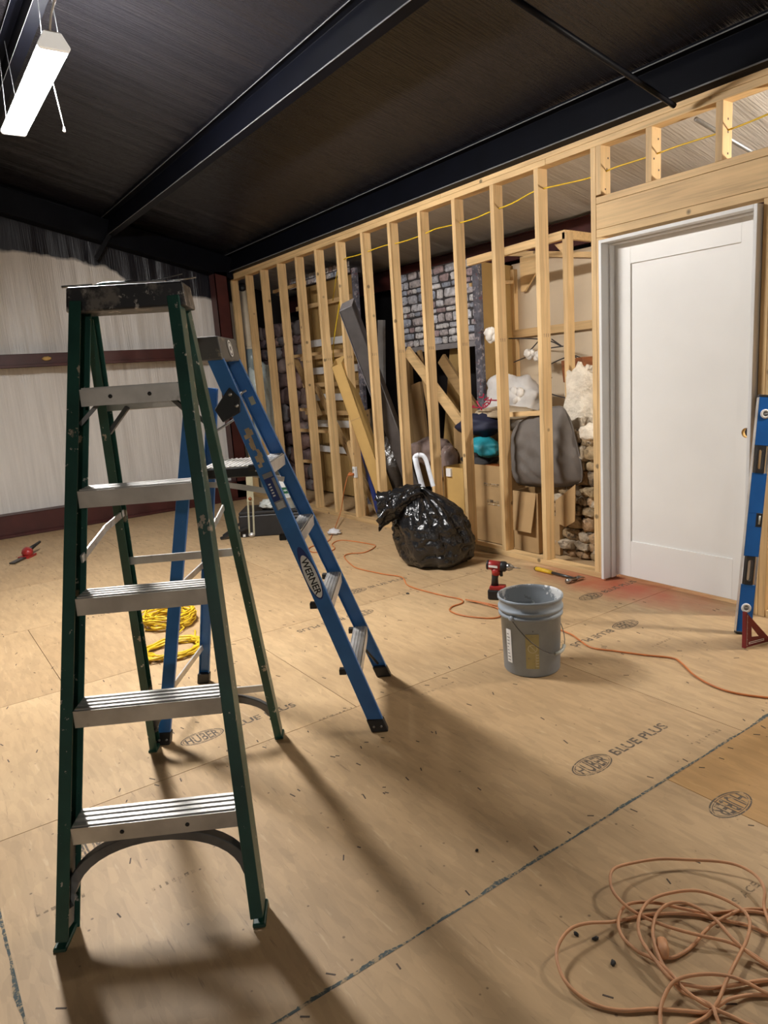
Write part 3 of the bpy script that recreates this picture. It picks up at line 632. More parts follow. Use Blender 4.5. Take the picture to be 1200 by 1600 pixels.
def ladder(name, label, pose, steps, cap, mats, rear, rail_depth, foot_h, details):
    x, y, th, wf, wt, wr, vf, vr, zt, tv = pose
    O, u, v = lframe(x, y, th)
    t = thing(name, label, 'ladder', O)
    def fr(z, s): k = z / zt; return O + u * (s * (wf + (wt - wf) * k) / 2) + v * (vf + (tv - vf) * k) + ZU * z
    def rr(z, s): k = z / zt; return O + u * (s * (wr + (wt - wr) * k) / 2) - v * (vr + (tv - vr) * k) + ZU * z
    E = {}
    for s in (-1, 1):
        rl_ = channel(MB(), fr(foot_h, s) + u * s * 0.012, fr(zt + 0.02, s) + u * s * 0.012, -u * s, v, rail_depth, details['fl']).build('front_rail', mats['rail'], t, bevel=0.0015)
        E['front%d' % s] = rl_
        channel(MB(), rr(foot_h, s) + u * s * 0.012, rr(rear['top'], s) + u * s * 0.012, -u * s, -v, rear['depth'], details['fl'] * 0.85).build('rear_rail', mats['rail'], t, bevel=0.0015)
        for f_, sg, dp in ((fr, 1, rail_depth), (rr, -1, rear['depth'])):
            c0 = f_(0.0, s); c1 = f_(foot_h + details['boot'], s); mb = MB(); a = dp / 2 + 0.004
            mb.hexa([c0 - u * 0.018 - v * a, c0 + u * 0.018 - v * a, c0 + u * 0.018 + v * a, c0 - u * 0.018 + v * a, c1 - u * 0.017 - v * a, c1 + u * 0.017 - v * a, c1 + u * 0.017 + v * a, c1 - u * 0.017 + v * a])
            ft = mb.build('foot', mats['foot'], t, bevel=0.003)
            if details['boot'] > 0.01:
                fm = MB()
                for q in (-0.015, 0.015): fm.lathe(c1 * 0.45 + c0 * 0.55 + u * s * 0.017 + v * q, [(0.005, 0), (0.005, 0.004)], u * s, 8)
                fm.build('foot_rivet', M['rivet'], ft, kind='stuff')
    # steps: channel with ribbed tread
    for i, z in enumerate(steps):
        a = fr(z, -1); b = fr(z, 1); dep = rail_depth * 0.5
        mb = MB(); a2 = a + u * (details['fl'] - 0.013); b2 = b - u * (details['fl'] - 0.013)
        # front and rear skirts, tread
        mb.obox((a2 + b2) / 2 + v * dep - ZU * 0.024, (b2 - a2) / 2, v * 0.002, ZU * 0.024)
        mb.obox((a2 + b2) / 2 - v * dep - ZU * 0.016, (b2 - a2) / 2, v * 0.002, ZU * 0.016)
        mb.obox((a2 + b2) / 2 - ZU * 0.002, (b2 - a2) / 2, v * dep, ZU * 0.002)
        st_ = mb.build('step', mats['step'], t)
        rb_ = MB()
        for k in range(4):
            rb_.obox((a2 + b2) / 2 + v * (-dep + 0.010 + (2 * dep - 0.020) * k / 3) + ZU * 0.0015, (b2 - a2) / 2 - u * 0.004, v * 0.0055, ZU * 0.0025)
        rb_.build('tread_rib', mats['step'], st_, kind='stuff')
        if i in details['rivets']:
            for q in (-0.22, 0.22):
                MB().lathe((a2 + b2) / 2 + (b2 - a2) * q * 0.9 + v * (dep + 0.001) - ZU * 0.024, [(0.006, 0), (0.006, 0.003), (0.003, 0.005)], v, 8).build('rivet', M['dark_rivet'], st_)
        if details['step_ends']:
            for s in (-1, 1):
                e_ = fr(z, s); MB().obox(e_ - v * (dep + 0.012) - ZU * 0.014 - u * s * 0.01, u * 0.014, v * 0.014, ZU * 0.012).build('step_bracket', M['black'], st_, bevel=0.002)
    # top cap
    cw, cd, ch, ct = cap
    cb = O + ZU * zt; mb = MB()
    lo = [(-cw / 2, -cd / 2), (cw / 2, -cd / 2), (cw / 2, cd / 2), (-cw / 2, cd / 2)]
    hi = [(-cw / 2 + ct, -cd / 2 + ct), (cw / 2 - ct, -cd / 2 + ct), (cw / 2 - ct, cd / 2 - ct), (-cw / 2 + ct, cd / 2 - ct)]
    mb.hexa([cb + u * a + v * b for a, b in lo] + [cb + u * a + v * b + ZU * ch for a, b in hi])
    cp = mb.build('top_cap', mats['cap'], t, bevel=0.006, bseg=2)
    E['cap'] = cp
    # rear bars and spreaders
    for z in rear['bars']:
        a = rr(z, -1); b = rr(z, 1); MB().bar(a - v * 0.012, b - v * 0.012, 0.008, 0.028, ZU).build('rear_bar', mats['bar'], t, bevel=0.001)
    for s in (-1, 1):
        a = fr(rear['spread'], s) - u * s * 0.016 - v * 0.02; b = rr(rear['spread'] + 0.05, s) - u * s * 0.016; m_ = (a + b) / 2 + ZU * 0.012
        sp = MB(); sp.bar(a, m_, 0.005, 0.022); sp.bar(m_ + u * s * 0.003, b + u * s * 0.003, 0.005, 0.022); sp.build('spreader', mats['bar'], t)
    return t, O, u, v, fr, rr, E

G = (-2.232, 0.661, 1.045, 0.521, 0.288, 0.506, 0.539, 0.461, 1.664, 0.053)
gl, O, u, v, fr, rr, E_ = ladder('step_ladder', 'paint-spattered green fibreglass step ladder with aluminium steps, nearest the camera', G, [0.297, 0.590, 0.880, 1.166, 1.444], (0.345, 0.155, 0.072, 0.008),
    dict(rail=M['green_frp'], foot=M['dkgreen'], step=M['alu'], cap=M['cap_black'], bar=M['alu']), dict(top=1.66, depth=0.064, bars=[0.235, 0.835, 1.385], spread=0.97), 0.088, 0.012, dict(fl=0.034, boot=0.0, rivets=(0, 4), step_ends=False))
# arched gusset braces under the lowest front step and the lowest rear bar
def arch(fa, ztop, zbot, off, dep, mat, par):
    a = fa(zbot, -1); b = fa(zbot, 1); n = 20; pts = []
    for k in range(n + 1):
        q = math.pi * k / n; s = -math.cos(q); z = zbot + (ztop - zbot) * (math.sin(q) ** 0.75)
        l = fa(z, -1) + u * 0.012; r = fa(z, 1) - u * 0.012; c = (l + r) / 2; pts.append(c + (r - l) / 2 * s + v * off)
    mb = MB(); cs = pts; n_ = len(cs)
    vs = []
    for i, p in enumerate(cs):
        d = (cs[min(i + 1, n_ - 1)] - cs[max(i - 1, 0)]).normalized(); nn = d.cross(v).normalized()
        if nn.z < 0: nn = -nn
        if i in (0, n_ - 1): nn = ZU * 0.5 + (u if i == 0 else -u) * 0.8; nn = nn.normalized()
        h = 0.014
        vs += [p - nn * h - v * dep, p - nn * h + v * dep, p + nn * h + v * dep, p + nn * h - v * dep]
    fs = []
    for i in range(n_ - 1):
        for j in range(4): fs.append((4 * i + j, 4 * i + (j + 1) % 4, 4 * i + 4 + (j + 1) % 4, 4 * i + 4 + j))
    fs += [(3, 2, 1, 0), tuple(range(4 * n_ - 4, 4 * n_))]
    mb.add(vs, fs); mb.build('foot_brace', mat, par, bevel=0.002)
arch(fr, 0.238, 0.085, 0.0, 0.016, M['alu_dark'], gl)
arch(rr, 0.215, 0.085, 0.0, 0.012, M['alu_dark'], gl)
# brace plates inside the lower front rails
for s in (-1, 1):
    MB().bar(fr(0.03, s) - u * s * 0.004 + v * -0.005, fr(0.26, s) - u * s * 0.004 + v * -0.005, 0.014, 0.05, v).build('rail_insert', M['alu_dark'], gl)
    a = fr(1.40, s) - u * s * 0.055; b = fr(1.345, s) - u * s * 0.004; MB().bar(a - v * 0.02, b - v * 0.02, 0.014, 0.012).build('step_brace', M['alu_dark'], gl)
    a = rr(1.30, s) - u * s * 0.005; b = rr(1.38, s) - u * s * 0.075; MB().bar(a, b, 0.012, 0.014).build('step_brace', M['alu_dark'], gl)
MB().bar(rr(1.41, -1) + u * 0.03 + v * 0.02, rr(1.41, 1) - u * 0.02 + v * 0.02, 0.02, 0.022).build('shelf_bar', M['black'], gl)
zc = 1.664 + 0.072
props(MB().blob(O + ZU * (zc + 0.011) - u * 0.055 - v * 0.03, (0.06, 0.035, 0.011), 2, 0.1, 1.5, Matrix.Rotation(1.045, 3, 'Z')).build('lid', M['dkgreen']), 'flat dark green lid lying on the black ladder cap', 'lid')
def cap_rod(a, b, dz0, dz1, name, mat, label, cat, r=0.0022, dv=0.0):
    props(MB().tube([O + u * a + v * dv + ZU * (zc + dz0), O + u * b + v * (dv - 0.01) + ZU * (zc + dz1)], r, 6).build(name, mat), label, cat)
cap_rod(-0.185, -0.10, 0.005, 0.007, 'metal_strip', M['steel'], 'thin bright metal strip overhanging the left end of the ladder cap', 'strip', 0.004, 0.04)
cap_rod(0.03, 0.155, 0.006, 0.030, 'wire', M['dark_steel'], 'dark wire sticking up off the ladder cap', 'wire', 0.002, 0.0)
cap_rod(0.10, 0.19, 0.012, 0.022, 'nail', M['steel'], 'long nail resting over the right end of the ladder cap', 'nail', 0.0025, -0.03)
props(MB().obox(O + u * 0.03 + v * 0.045 + ZU * (zc + 0.003), u * 0.085, v * 0.012, ZU * 0.003).build('putty_blade', M['steel'], bevel=0.001), 'bright flat steel blade lying along the front of the ladder cap', 'blade')
props(MB().tube(spline([O + u * (-0.01 + 0.028 * math.cos(q)) - v * (0.02) + ZU * (zc + 0.003 + 0.016 * math.sin(q)) for q in [k * math.pi / 6 for k in range(7)]], 3), 0.0035, 6).build('wire_loop', M['black']), 'small black wire loop standing on the ladder cap', 'wire')

B = (-2.825, 1.138, 2.499, 0.533, 0.271, 0.588, 0.586, 0.307, 1.526, 0.044)
bl, O2, u2, v2, fr2, rr2, E2 = ladder('step_ladder', 'blue fibreglass step ladder with black feet and brand badge, behind the green one', B, [0.265, 0.545, 0.830, 1.115], (0.315, 0.15, 0.092, 0.014),
    dict(rail=M['blue_frp'], foot=M['black'], step=M['alu'], cap=M['cap_grey'], bar=M['alu']), dict(top=1.42, depth=0.050, bars=[0.19, 0.62], spread=1.0), 0.061, 0.004, dict(fl=0.022, boot=0.048, rivets=(), step_ends=True))
near = -1
d_ = (fr2(1.4, near) - fr2(0.1, near)).normalized(); nrm = -u2; nrm = (nrm - d_ * nrm.dot(d_)).normalized(); acr = d_.cross(nrm).normalized()
if acr.dot(v2) < 0: acr = -acr
def on_rail(z, off=0.0): return fr2(z, near) + u2 * near * 0.0125 + nrm * 0.0005 + acr * off
def patch(mb, c, w, h, lift): return mb.obox(c + nrm * lift, d_ * (w / 2), acr * (h / 2), nrm * 0.0003)
fp = E2['front-1']
# brand badge: navy ellipse, white ellipse, dark lettering running down the rail
c0 = on_rail(0.655)
def ell(mb, c, a, b, lift, n=28): mb.add([c + nrm * lift + d_ * (math.cos(2 * math.pi * k / n) * a) + acr * (math.sin(2 * math.pi * k / n) * b) for k in range(n)], [tuple(range(n))])
mb = MB(); ell(mb, c0, 0.100, 0.029, 0.0005); ell(mb, c0 + d_ * 0.02, 0.11, 0.024, 0.0004); mb.build('badge', M['navy'], fp)
mb = MB(); ell(mb, c0, 0.093, 0.025, 0.0009); mb.build('badge_face', M['white'], fp)
mb = MB(); put_text(mb, 'WERNER', c0 + nrm * 0.0013, -d_, acr, 0.155, 0.028); mb.build('badge_lettering', M['black'], fp)
# rating sticker
c1 = on_rail(1.005, 0.004)
mb = MB(); patch(mb, c1, 0.155, 0.042, 0.0008); mb.build('sticker', M['navy'], fp)
mb = MB(); patch(mb, c1 - d_ * 0.060 , 0.036, 0.040, 0.0013); patch(mb, c1 + d_ * 0.066, 0.02, 0.04, 0.0013); patch(mb, c1 + acr * 0.015 + d_ * 0.005, 0.09, 0.012, 0.0013); mb.build('sticker_field', M['grey_print'], fp)
mb = MB()
for k in range(6): patch(mb, c1 - d_ * (0.05 + 0.0045 * k), 0.0022, 0.03, 0.0017)
[patch(mb, c1 - acr * 0.008 + d_ * (0.03 - 0.012 * k), 0.006, 0.010, 0.0017) for k in range(5)]
mb.build('sticker_print', M['white'], fp)
# worn patch of old lettering
mb = MB(); rnd = random.Random(5)
for k in range(16):
    q = 1.245 - 0.009 * k; mb.obox(on_rail(q, rnd.uniform(-0.008, 0.01)) + nrm * 0.0006, d_ * rnd.uniform(0.005, 0.013), acr * rnd.uniform(0.003, 0.012), nrm * 0.0002)
mb.build('worn_paint', M['burlap'], fp, kind='stuff')
# black hinge plate of the rear leg, far-rail clip, cap emblem
hz = 1.365; c2 = on_rail(hz, -0.012) + nrm * 0.001
mb = MB(); mb.plate([c2 + d_ * a + acr * b for a, b in ((0.055, 0.02), (0.0, 0.042), (-0.05, 0.02), (-0.06, -0.06), (0.0, -0.07))], nrm * 0.008); hp = mb.build('hinge_plate', M['black'], bl, bevel=0.003)
mb = MB(); [mb.lathe(c2 + nrm * 0.008 + d_ * a + acr * b, [(0.008, 0), (0.008, 0.003), (0.003, 0.006)], nrm, 10) for a, b in ((0.028, 0.012), (-0.022, 0.018))]; mb.build('hinge_rivet', M['rivet'], hp, kind='stuff')
fi = fr2(1.36, 1) + u2 * 0.006; mb = MB(); mb.obox(fi, d_ * 0.024, acr * 0.011, u2 * 0.001); mb.build('rail_clip', M['pale_rod'], bl)
cc = O2 + ZU * (1.526 + 0.048) + v2 * 0.071
ex_ = u2; ey_ = (ZU - v2 * 0.15).normalized(); mb = MB()
ell_ring(mb, cc + v2 * 0.001, ex_, ey_, 0.034, 0.034, 0.006); ell_ring(mb, cc + v2 * 0.001, ex_, ey_, 0.022, 0.022, 0.012)
mb.build('cap_emblem', M['white'], E2['cap'])
# diagonal braces at the lowest step
for s in (-1, 1):
    a = fr2(0.20, s) - u2 * s * 0.012; b = fr2(0.245, s) - u2 * s * 0.11; MB().tube([fr2(0.07, s) - u2 * s * 0.012, fr2(0.245, s) - u2 * s * 0.12 - v2 * 0.02], 0.006, 6).build('step_brace', M['black'], bl)
pc_ = (fr2(1.105, -1) + fr2(1.105, 1)) / 2; hw_ = (fr2(1.105, 1) - fr2(1.105, -1)).length / 2 - 0.018
MB().obox(pc_ - v2 * 0.13 - ZU * 0.022, u2 * hw_, v2 * 0.135, ZU * 0.020).build('platform', M['black'], bl, bevel=0.003)
pl_ = MB().obox(pc_ - v2 * 0.13, u2 * (hw_ - 0.004), v2 * 0.128, ZU * 0.002).build('platform_top', M['alu'], bl)
pr_ = MB(); [pr_.obox(pc_ - v2 * (0.02 + 0.02 * k) + ZU * 0.003, u2 * (hw_ - 0.008), v2 * 0.003, ZU * 0.002) for k in range(12)]; pr_.build('tread_rib', M['alu'], pl_, kind='stuff')
MB().tube(spline([fr2(1.40, 1) - u2 * 0.02, fr2(1.38, 1) - u2 * 0.04 - v2 * 0.03, fr2(1.30, 1) - u2 * 0.05 - v2 * 0.07, rr2(1.22, 1)], 5), 0.005, 6).build('release_cord', M['grey_print'], bl)

# ================================================================== CORDS ON THE FLOOR
def cord(pxs, r, name, mat, label, cat='cord', z0=None, lift=0.0, seed=0, k=6, group=None):
    pts = []
    for i, q in enumerate(pxs):
        z = r + 0.001 + (lift * max(0, noise.noise(V((i * 0.45, seed, 1))) + 0.35) if lift else 0)
        if len(q) > 2: z += q[2]
        pts.append(F(q[0], q[1], z))
    return MB().tube(spline(pts, k), r, 7).build(name, mat, None, label=label, cat=cat, group=group)
ob = [P(552, 741, YF - 0.02), P(545, 740, YF - 0.05), P(538, 765, YF - 0.10), F(533, 797, 0.10), F(526, 818, 0.04)]
route = [(520, 833), (512, 846), (487, 854), (483, 859), (491, 863), (516, 861), (523, 856), (519, 850), (535, 844), (578, 850), (586, 854), (570, 863), (547, 865), (538, 870), (551, 884), (566, 890), (600, 897),
         (628, 902), (640, 916), (690, 930), (719, 936), (722, 942), (706, 948), (704, 955), (725, 962), (765, 966), (783, 962), (780, 952), (755, 943, .008), (728, 937, .008), (740, 939, .006), (775, 946), (800, 955), (850, 975), (890, 990), (905, 1000), (925, 1012), (960, 1017), (1005, 1023), (1050, 1028), (1065, 1036), (1085, 1055), (1115, 1072), (1150, 1083), (1200, 1090), (1250, 1094)]
pts = ob + [F(q[0], q[1], 0.0055 + (q[2] if len(q) > 2 else 0)) for q in route]
oc = thing('extension_cord', 'long thin orange extension cord running from the stud outlet past the bucket', 'cord', F(640, 916))
MB().tube(spline(pts, 6), 0.0045, 7).build('cable', M['orange_cord'], oc)
MB().lathe(P(553, 741, YF - 0.005), [(0.012, 0), (0.016, 0.02), (0.012, 0.05), (0.006, 0.065)], V((-0.3, -1, 0)), 10).build('plug', M['orange_cord'], oc)
# tangled heap at lower right (crop coordinates / 3.333 + offset)
Z_ = lambda L: [(840 + a / 3.3333, 1300 + b / 3.3333) + tuple(c) for a, b, *c in L]
heap = Z_([(660, 650), (700, 655), (750, 635), (810, 590), (900, 490, .006), (1000, 430, .008), (1080, 402), (1200, 405), (1300, 430), (1330, 480), (1280, 540), (1200, 530), (1100, 488), (960, 458), (820, 430), (680, 425), (560, 432), (450, 457), (370, 470, .012), (260, 475, .03), (170, 505, .035), (112, 580, .03), (100, 660, .022), (140, 770, .012), (230, 860, .004), (330, 910), (450, 930), (600, 922), (760, 932), (880, 938), (950, 900, .006), (1000, 870, .006), (1100, 850), (1220, 845), (1330, 800), (1340, 700), (1260, 600), (1210, 480), (1180, 388, .008),
    (1182, 300, .022), (1140, 230, .028), (1060, 180, .028), (960, 155, .025), (800, 145, .018), (640, 140, .022), (500, 160, .03), (400, 190, .036), (378, 245, .036), (400, 320, .03), (480, 400, .02), (580, 455, .014), (700, 500, .014), (850, 540, .016), (1000, 575, .012), (1100, 625, .008), (1200, 690), (1290, 740), (1340, 660), (1300, 520), (1200, 430), (1050, 410), (900, 422), (760, 400, .006), (640, 372, .008), (520, 366, .01), (450, 390, .012), (420, 465, .012), (442, 545, .01), (520, 620, .008), (590, 655, .01), (680, 720, .014), (760, 815, .012), (860, 890, .01), (1000, 955), (1130, 1010), (1290, 1000), (1350, 900), (1280, 790), (1190, 772), (1000, 800, .004), (900, 812, .004), (800, 800, .006), (700, 770, .016), (600, 650, .022), (532, 540, .024), (530, 440, .024), (580, 360, .022), (680, 320, .02), (820, 305, .022), (950, 340, .024), (1060, 400, .024), (1105, 465, .022), (1090, 560, .016), (1040, 660, .012), (985, 770, .012), (940, 880, .01), (880, 960), (760, 1020), (660, 1040), (640, 990), (645, 900, .008), (690, 800, .018), (760, 757, .02), (880, 740, .018), (1000, 752, .014), (1100, 790, .01), (1210, 845, .008), (1330, 850), (1350, 740), (1220, 705, .006), (1120, 645, .01), (1020, 560, .016), (930, 460, .02), (850, 403, .022), (760, 368, .024), (680, 376, .024), (620, 430, .022), (600, 520, .02), (620, 620, .016), (690, 755, .01), (760, 835, .006), (900, 900, .012), (930, 960, .01), (960, 1040)])
hc = thing('extension_cord', 'tangled heap of dusty orange extension cord in the near right corner', 'cord', F(1040, 1460))
MB().tube(spline([F(q[0], q[1], 0.0058 + (q[2] if len(q) > 2 else 0.0)) for q in heap], 6), 0.0042, 7).build('cable', M['tan_cord'], hc)
MB().tube([F(1039, 1497, 0.008), F(1036, 1485, 0.012), F(1034, 1470, 0.012)], [0.008, 0.015, 0.013], 10).build('plug', M['tan_cord'], hc)
# two yellow coils
def coil(c, r, turns, name, label, seed, sq=1.0, hgt=0.02, tail=None):
    rn = random.Random(seed); pts = []; c = V(c); n = turns * 14
    for i in range(n):
        a = 2 * math.pi * i / 14; rr_ = r * (0.72 + 0.28 * rn.random() + 0.1 * math.sin(a * 0.37)); j = 0.018 * noise.noise(V((i * 0.2, seed, 0)))
        pts.append(V((c.x + rr_ * math.cos(a) * sq + j, c.y + rr_ * math.sin(a) + j, 0.006 + hgt * (i / n) + 0.012 * rn.random())))
    if tail: pts += [V(p) for p in tail]
    return MB().tube(spline(pts, 3), 0.0052, 6).build(name, M['yellow_cord'], None, label=label, cat='cord', group='yellow extension cords on the floor')
cy1 = F(266, 974); cy2 = F(272, 1018)
coil((cy1.x, cy1.y, 0), 0.165, 15, 'extension_cord', 'fuller coil of yellow extension cord, farther of two seen through the ladders', 11, 1.05, 0.075, [(cy1.x + 0.2, cy1.y + 0.02, 0.02), F(262, 1000, 0.006), F(300, 1003, 0.006), F(305, 985, 0.006)])
coil((cy2.x, cy2.y, 0), 0.185, 11, 'extension_cord', 'flatter loose coil of yellow extension cord, nearer of two seen through the ladders', 12, 0.8, 0.02)

# ================================================================== BUCKET
bc = F(841, 1059); vw = V((-0.826, 0.563, 0)); bc = bc + vw * 0.131; bc.z = 0
bk = thing('bucket', 'grey paint-smeared plastic pail standing open on the floor', 'bucket', bc)
MB().lathe(bc, [(0.0, 0.001), (0.128, 0.001), (0.132, 0.008), (0.1405, 0.275), (0.150, 0.277), (0.150, 0.291), (0.1435, 0.293), (0.1435, 0.303), (0.152, 0.305), (0.152, 0.317), (0.1455, 0.319), (0.1475, 0.352), (0.153, 0.356), (0.153, 0.366), (0.149, 0.368)], ZU, 48, caps=False).build('shell', M['bucket'], bk)
MB().lathe(bc, [(0.149, 0.368), (0.1455, 0.366), (0.1425, 0.35), (0.129, 0.02), (0.0, 0.018)], ZU, 48, caps=False).build('inner_wall', M['bucket_in'], bk)
rgt = V((0.563, 0.826, 0)); fwd = V((0.826, -0.563, 0))
def on_b(a, z, lift=0.001):   # angle from camera-facing, positive right
    r = 0.132 + (z - 0.008) * (0.1405 - 0.132) / 0.267 + lift; return bc + (fwd * math.cos(a) + rgt * math.sin(a)) * r + ZU * z
def b_patch(mb, a0, a1, z0, z1, lift, n=8):
    vs = [on_b(a0 + (a1 - a0) * k / n, z, lift) for z in (z0, z1) for k in range(n + 1)]
    mb.add(vs, [(k, k + 1, n + 2 + k, n + 1 + k) for k in range(n)], True); return mb
b_patch(MB(), -0.40, 0.05, 0.045, 0.215, 0.0012).build('yellow_label', M['bucket_label'], bk)
mb = MB(); ac, zc_ = -0.17, 0.145
for k in range(24):
    q0 = 2 * math.pi * k / 24; q1 = 2 * math.pi * (k + 1) / 24
    mb.add([on_b(ac + 0.16 * math.cos(q) * rr_, zc_ + 0.021 * math.sin(q) * rr_, 0.002) for q, rr_ in ((q0, 1), (q1, 1), (q1, 0.86), (q0, 0.86))], [(0, 1, 2, 3)])
mb.add([on_b(ac - 0.10, zc_ + 0.016, 0.002), on_b(ac - 0.09, zc_ + 0.019, 0.002), on_b(ac + 0.11, zc_ - 0.013, 0.002), on_b(ac + 0.10, zc_ - 0.016, 0.002)], [(0, 1, 2, 3)])
for k in range(5): b_patch(mb, -0.07, 0.03, 0.055 + 0.014 * k, 0.060 + 0.014 * k, 0.002, 3)
b_patch(mb, -0.07, -0.055, 0.055, 0.12, 0.002, 1)
mb.build('label_symbol', M['label_ink'], bk)
b_patch(MB(), -1.16, -0.93, 0.06, 0.225, 0.0012).build('white_label', M['white'], bk)
mb = MB(); rn = random.Random(6)
for k in range(9): b_patch(mb, -1.12, -1.12 + rn.uniform(0.06, 0.15), 0.07 + 0.016 * k, 0.075 + 0.016 * k, 0.002, 2)
mb.build('label_print', M['grey_print'], bk)
# bail: ears, hanging wire, grip
ea = [on_b(-0.82, 0.285, 0.018), on_b(2.32, 0.285, 0.018)]
for e in ea: MB().lathe(e - (e - bc - ZU * 0.285).normalized() * 0.012, [(0.014, 0), (0.014, 0.008), (0.008, 0.012)], (e - bc - ZU * 0.285), 12).build('ear', M['bucket'], bk)
wire = []
for k in range(17):
    a = -0.82 + 3.14 * k / 16; drop = 0.175 * math.sin(math.pi * k / 16); wire.append(on_b(a, 0.285 - drop, 0.014 + 0.006 * math.sin(math.pi * k / 16)))
ba = MB().tube(wire, 0.0022, 6).build('bail_wire', M['dark_steel'], bk)
MB().tube(wire[7:11], 0.0085, 8).build('grip', M['compound'], ba)

# ================================================================== TRASH BAG
tb = F(680, 892) + vw * 0.27; tb.z = 0
tbag = thing('trash_bag', 'full black plastic trash bag slumped against the stud wall', 'bag', tb)
mb = MB(); vs = []; nu, nv = 110, 64
prof_t = [(0.0, 0.0), (0.01, 0.24), (0.06, 0.285), (0.18, 0.305), (0.32, 0.29), (0.42, 0.235), (0.50, 0.15), (0.54, 0.075), (0.575, 0.035)]
def pr_r(z):
    for (a, b), (c, d) in zip(prof_t, prof_t[1:]):
        if z <= c: return b + (d - b) * (z - a) / max(1e-6, c - a)
    return prof_t[-1][1]
for i in range(nv + 1):
    z = 0.575 * i / nv
    for j in range(nu):
        a = 2 * math.pi * j / nu; r = pr_r(z)
        sqz = 1 / max(abs(math.cos(a - 0.3)), abs(math.sin(a - 0.3))) ** 0.35
        dirv = fwd * math.cos(a) + rgt * math.sin(a)
        fold = noise.noise(V((a * 3.2 + z * 2, z * 2.0, 3))) * 0.035 * (0.4 + z) + noise.noise(V((math.cos(a) * 9, math.sin(a) * 9, z * 4))) * 0.030 * min(1, z * 2.2) + 0.030 * (noise.turbulence(V((math.cos(a) * 3 + z * 2, math.sin(a) * 3, z * 7)), 4, True) - 0.5) * (0.5 + z) - 0.022 * max(0, 1 - abs(noise.noise(V((math.cos(a) * 4, math.sin(a) * 4, z * 9 + 7)))) * 7)
        if z < 0.01: fold = 0
        corner = 0.06 * math.exp(-((a - 0.25) / 0.35) ** 2) * max(0, 1 - z / 0.25)
        shift = rgt * (-0.10 * (z / 0.575) ** 2 + 0.03) + fwd * (-0.02 * z)
        vs.append(tb + shift + dirv * (r * sqz * 0.95 + fold + corner) + ZU * (z + 0.010 * noise.noise(V((a * 2, z * 9, 5))) * (1 if z > 0.02 else 0)))
mb.add(vs, [(i * nu + j, i * nu + (j + 1) % nu, (i + 1) * nu + (j + 1) % nu, (i + 1) * nu + j) for i in range(nv) for j in range(nu)] + [tuple(range(nu - 1, -1, -1)), tuple(range(nv * nu, (nv + 1) * nu))], True)
mb.build('bag_body', M['bag'], tbag)
# gathered neck flopping to the left
nk = tb + ZU * 0.545 + rgt * -0.06; mb = MB(); vs = []; n1, n2 = 40, 22
for i in range(n2 + 1):
    t_ = i / n2; c = nk + rgt * (-0.33 * t_) + ZU * (0.015 - 0.10 * t_ - 0.05 * t_ * t_) + fwd * 0.07
    ry = 0.045 + 0.085 * t_; rz = 0.05 + 0.08 * t_
    for j in range(n1):
        a = 2 * math.pi * j / n1; k = 1 + 0.30 * noise.noise(V((math.cos(a) * 3, math.sin(a) * 3, t_ * 2.5))) + 0.16 * math.sin(a * 7 + 3 * t_) * (1 - 0.5 * t_) + 0.25 * noise.noise(V((a * 4, t_ * 9, 3)))
        vs.append(c + fwd * (ry * math.cos(a) * k) + ZU * (rz * math.sin(a) * k) + rgt * (0.05 * noise.noise(V((a * 2, t_ * 4, 8)))))
mb.add(vs, [(i * n1 + j, i * n1 + (j + 1) % n1, (i + 1) * n1 + (j + 1) % n1, (i + 1) * n1 + j) for i in range(n2) for j in range(n1)], True)
mb.build('gathered_neck', M['bag'], tbag)
# drawstring loop
Yt = 3.30
def ribbon(mb, pts, wd, nrm_):
    pts = spline(pts, 5); vs = []
    for i, p in enumerate(pts):
        d = (pts[min(i + 1, len(pts) - 1)] - pts[max(i - 1, 0)]).normalized(); s = d.cross(nrm_).normalized(); vs += [p - s * wd / 2, p + s * wd / 2, p + s * wd / 2 + nrm_ * 0.001, p - s * wd / 2 + nrm_ * 0.001]
    n = len(pts); fs = []
    for i in range(n - 1):
        for j in range(4): fs.append((4 * i + j, 4 * i + (j + 1) % 4, 4 * i + 4 + (j + 1) % 4, 4 * i + 4 + j))
    mb.add(vs, fs, True)
mb = MB(); ribbon(mb, [P(661, 765, Yt), P(655, 742, Yt), P(650, 722, Yt), P(649, 714, Yt + 0.01), P(655, 711, Yt + 0.03)], 0.042, fwd); ribbon(mb, [P(677, 760, Yt + 0.05), P(671, 738, Yt + 0.05), P(666, 720, Yt + 0.05), P(661, 712, Yt + 0.04), P(655, 711, Yt + 0.03)], 0.036, (fwd - rgt * 0.5).normalized())
mb.build('drawstring', M['tie'], tbag)

# ================================================================== DRILL, HAMMER, LEVEL, SQUARE, SMALL TOOLS
dp = F(779, 938) + vw * 0.035; dp.z = 0
dt = thing('drill', 'red and black cordless drill standing on its battery beside the pail', 'drill', dp)
ax = (rgt * 0.93 + fwd * 0.32).normalized(); sd = ax.cross(ZU).normalized()
MB().obox(dp + ZU * 0.033, ax * 0.056, sd * 0.036, ZU * 0.031).build('battery', M['black'], dt, bevel=0.008, bseg=2)
MB().obox(dp + ZU * 0.075 + ax * 0.004, ax * 0.048, sd * 0.032, ZU * 0.013).build('battery_foot', M['red_plastic'], dt, bevel=0.006, bseg=2)
g0 = dp + ZU * 0.085 - ax * 0.014; g1 = dp + ZU * 0.185 - ax * 0.004
MB().tube([g0, g0 * 0.5 + g1 * 0.5 - ax * 0.003, g1], [0.024, 0.0205, 0.026], 12).build('grip', M['black'], dt)
MB().tube([g1 - ZU * 0.03, g1 + ZU * 0.012], [0.026, 0.03], 12).build('grip_collar', M['red_plastic'], dt)
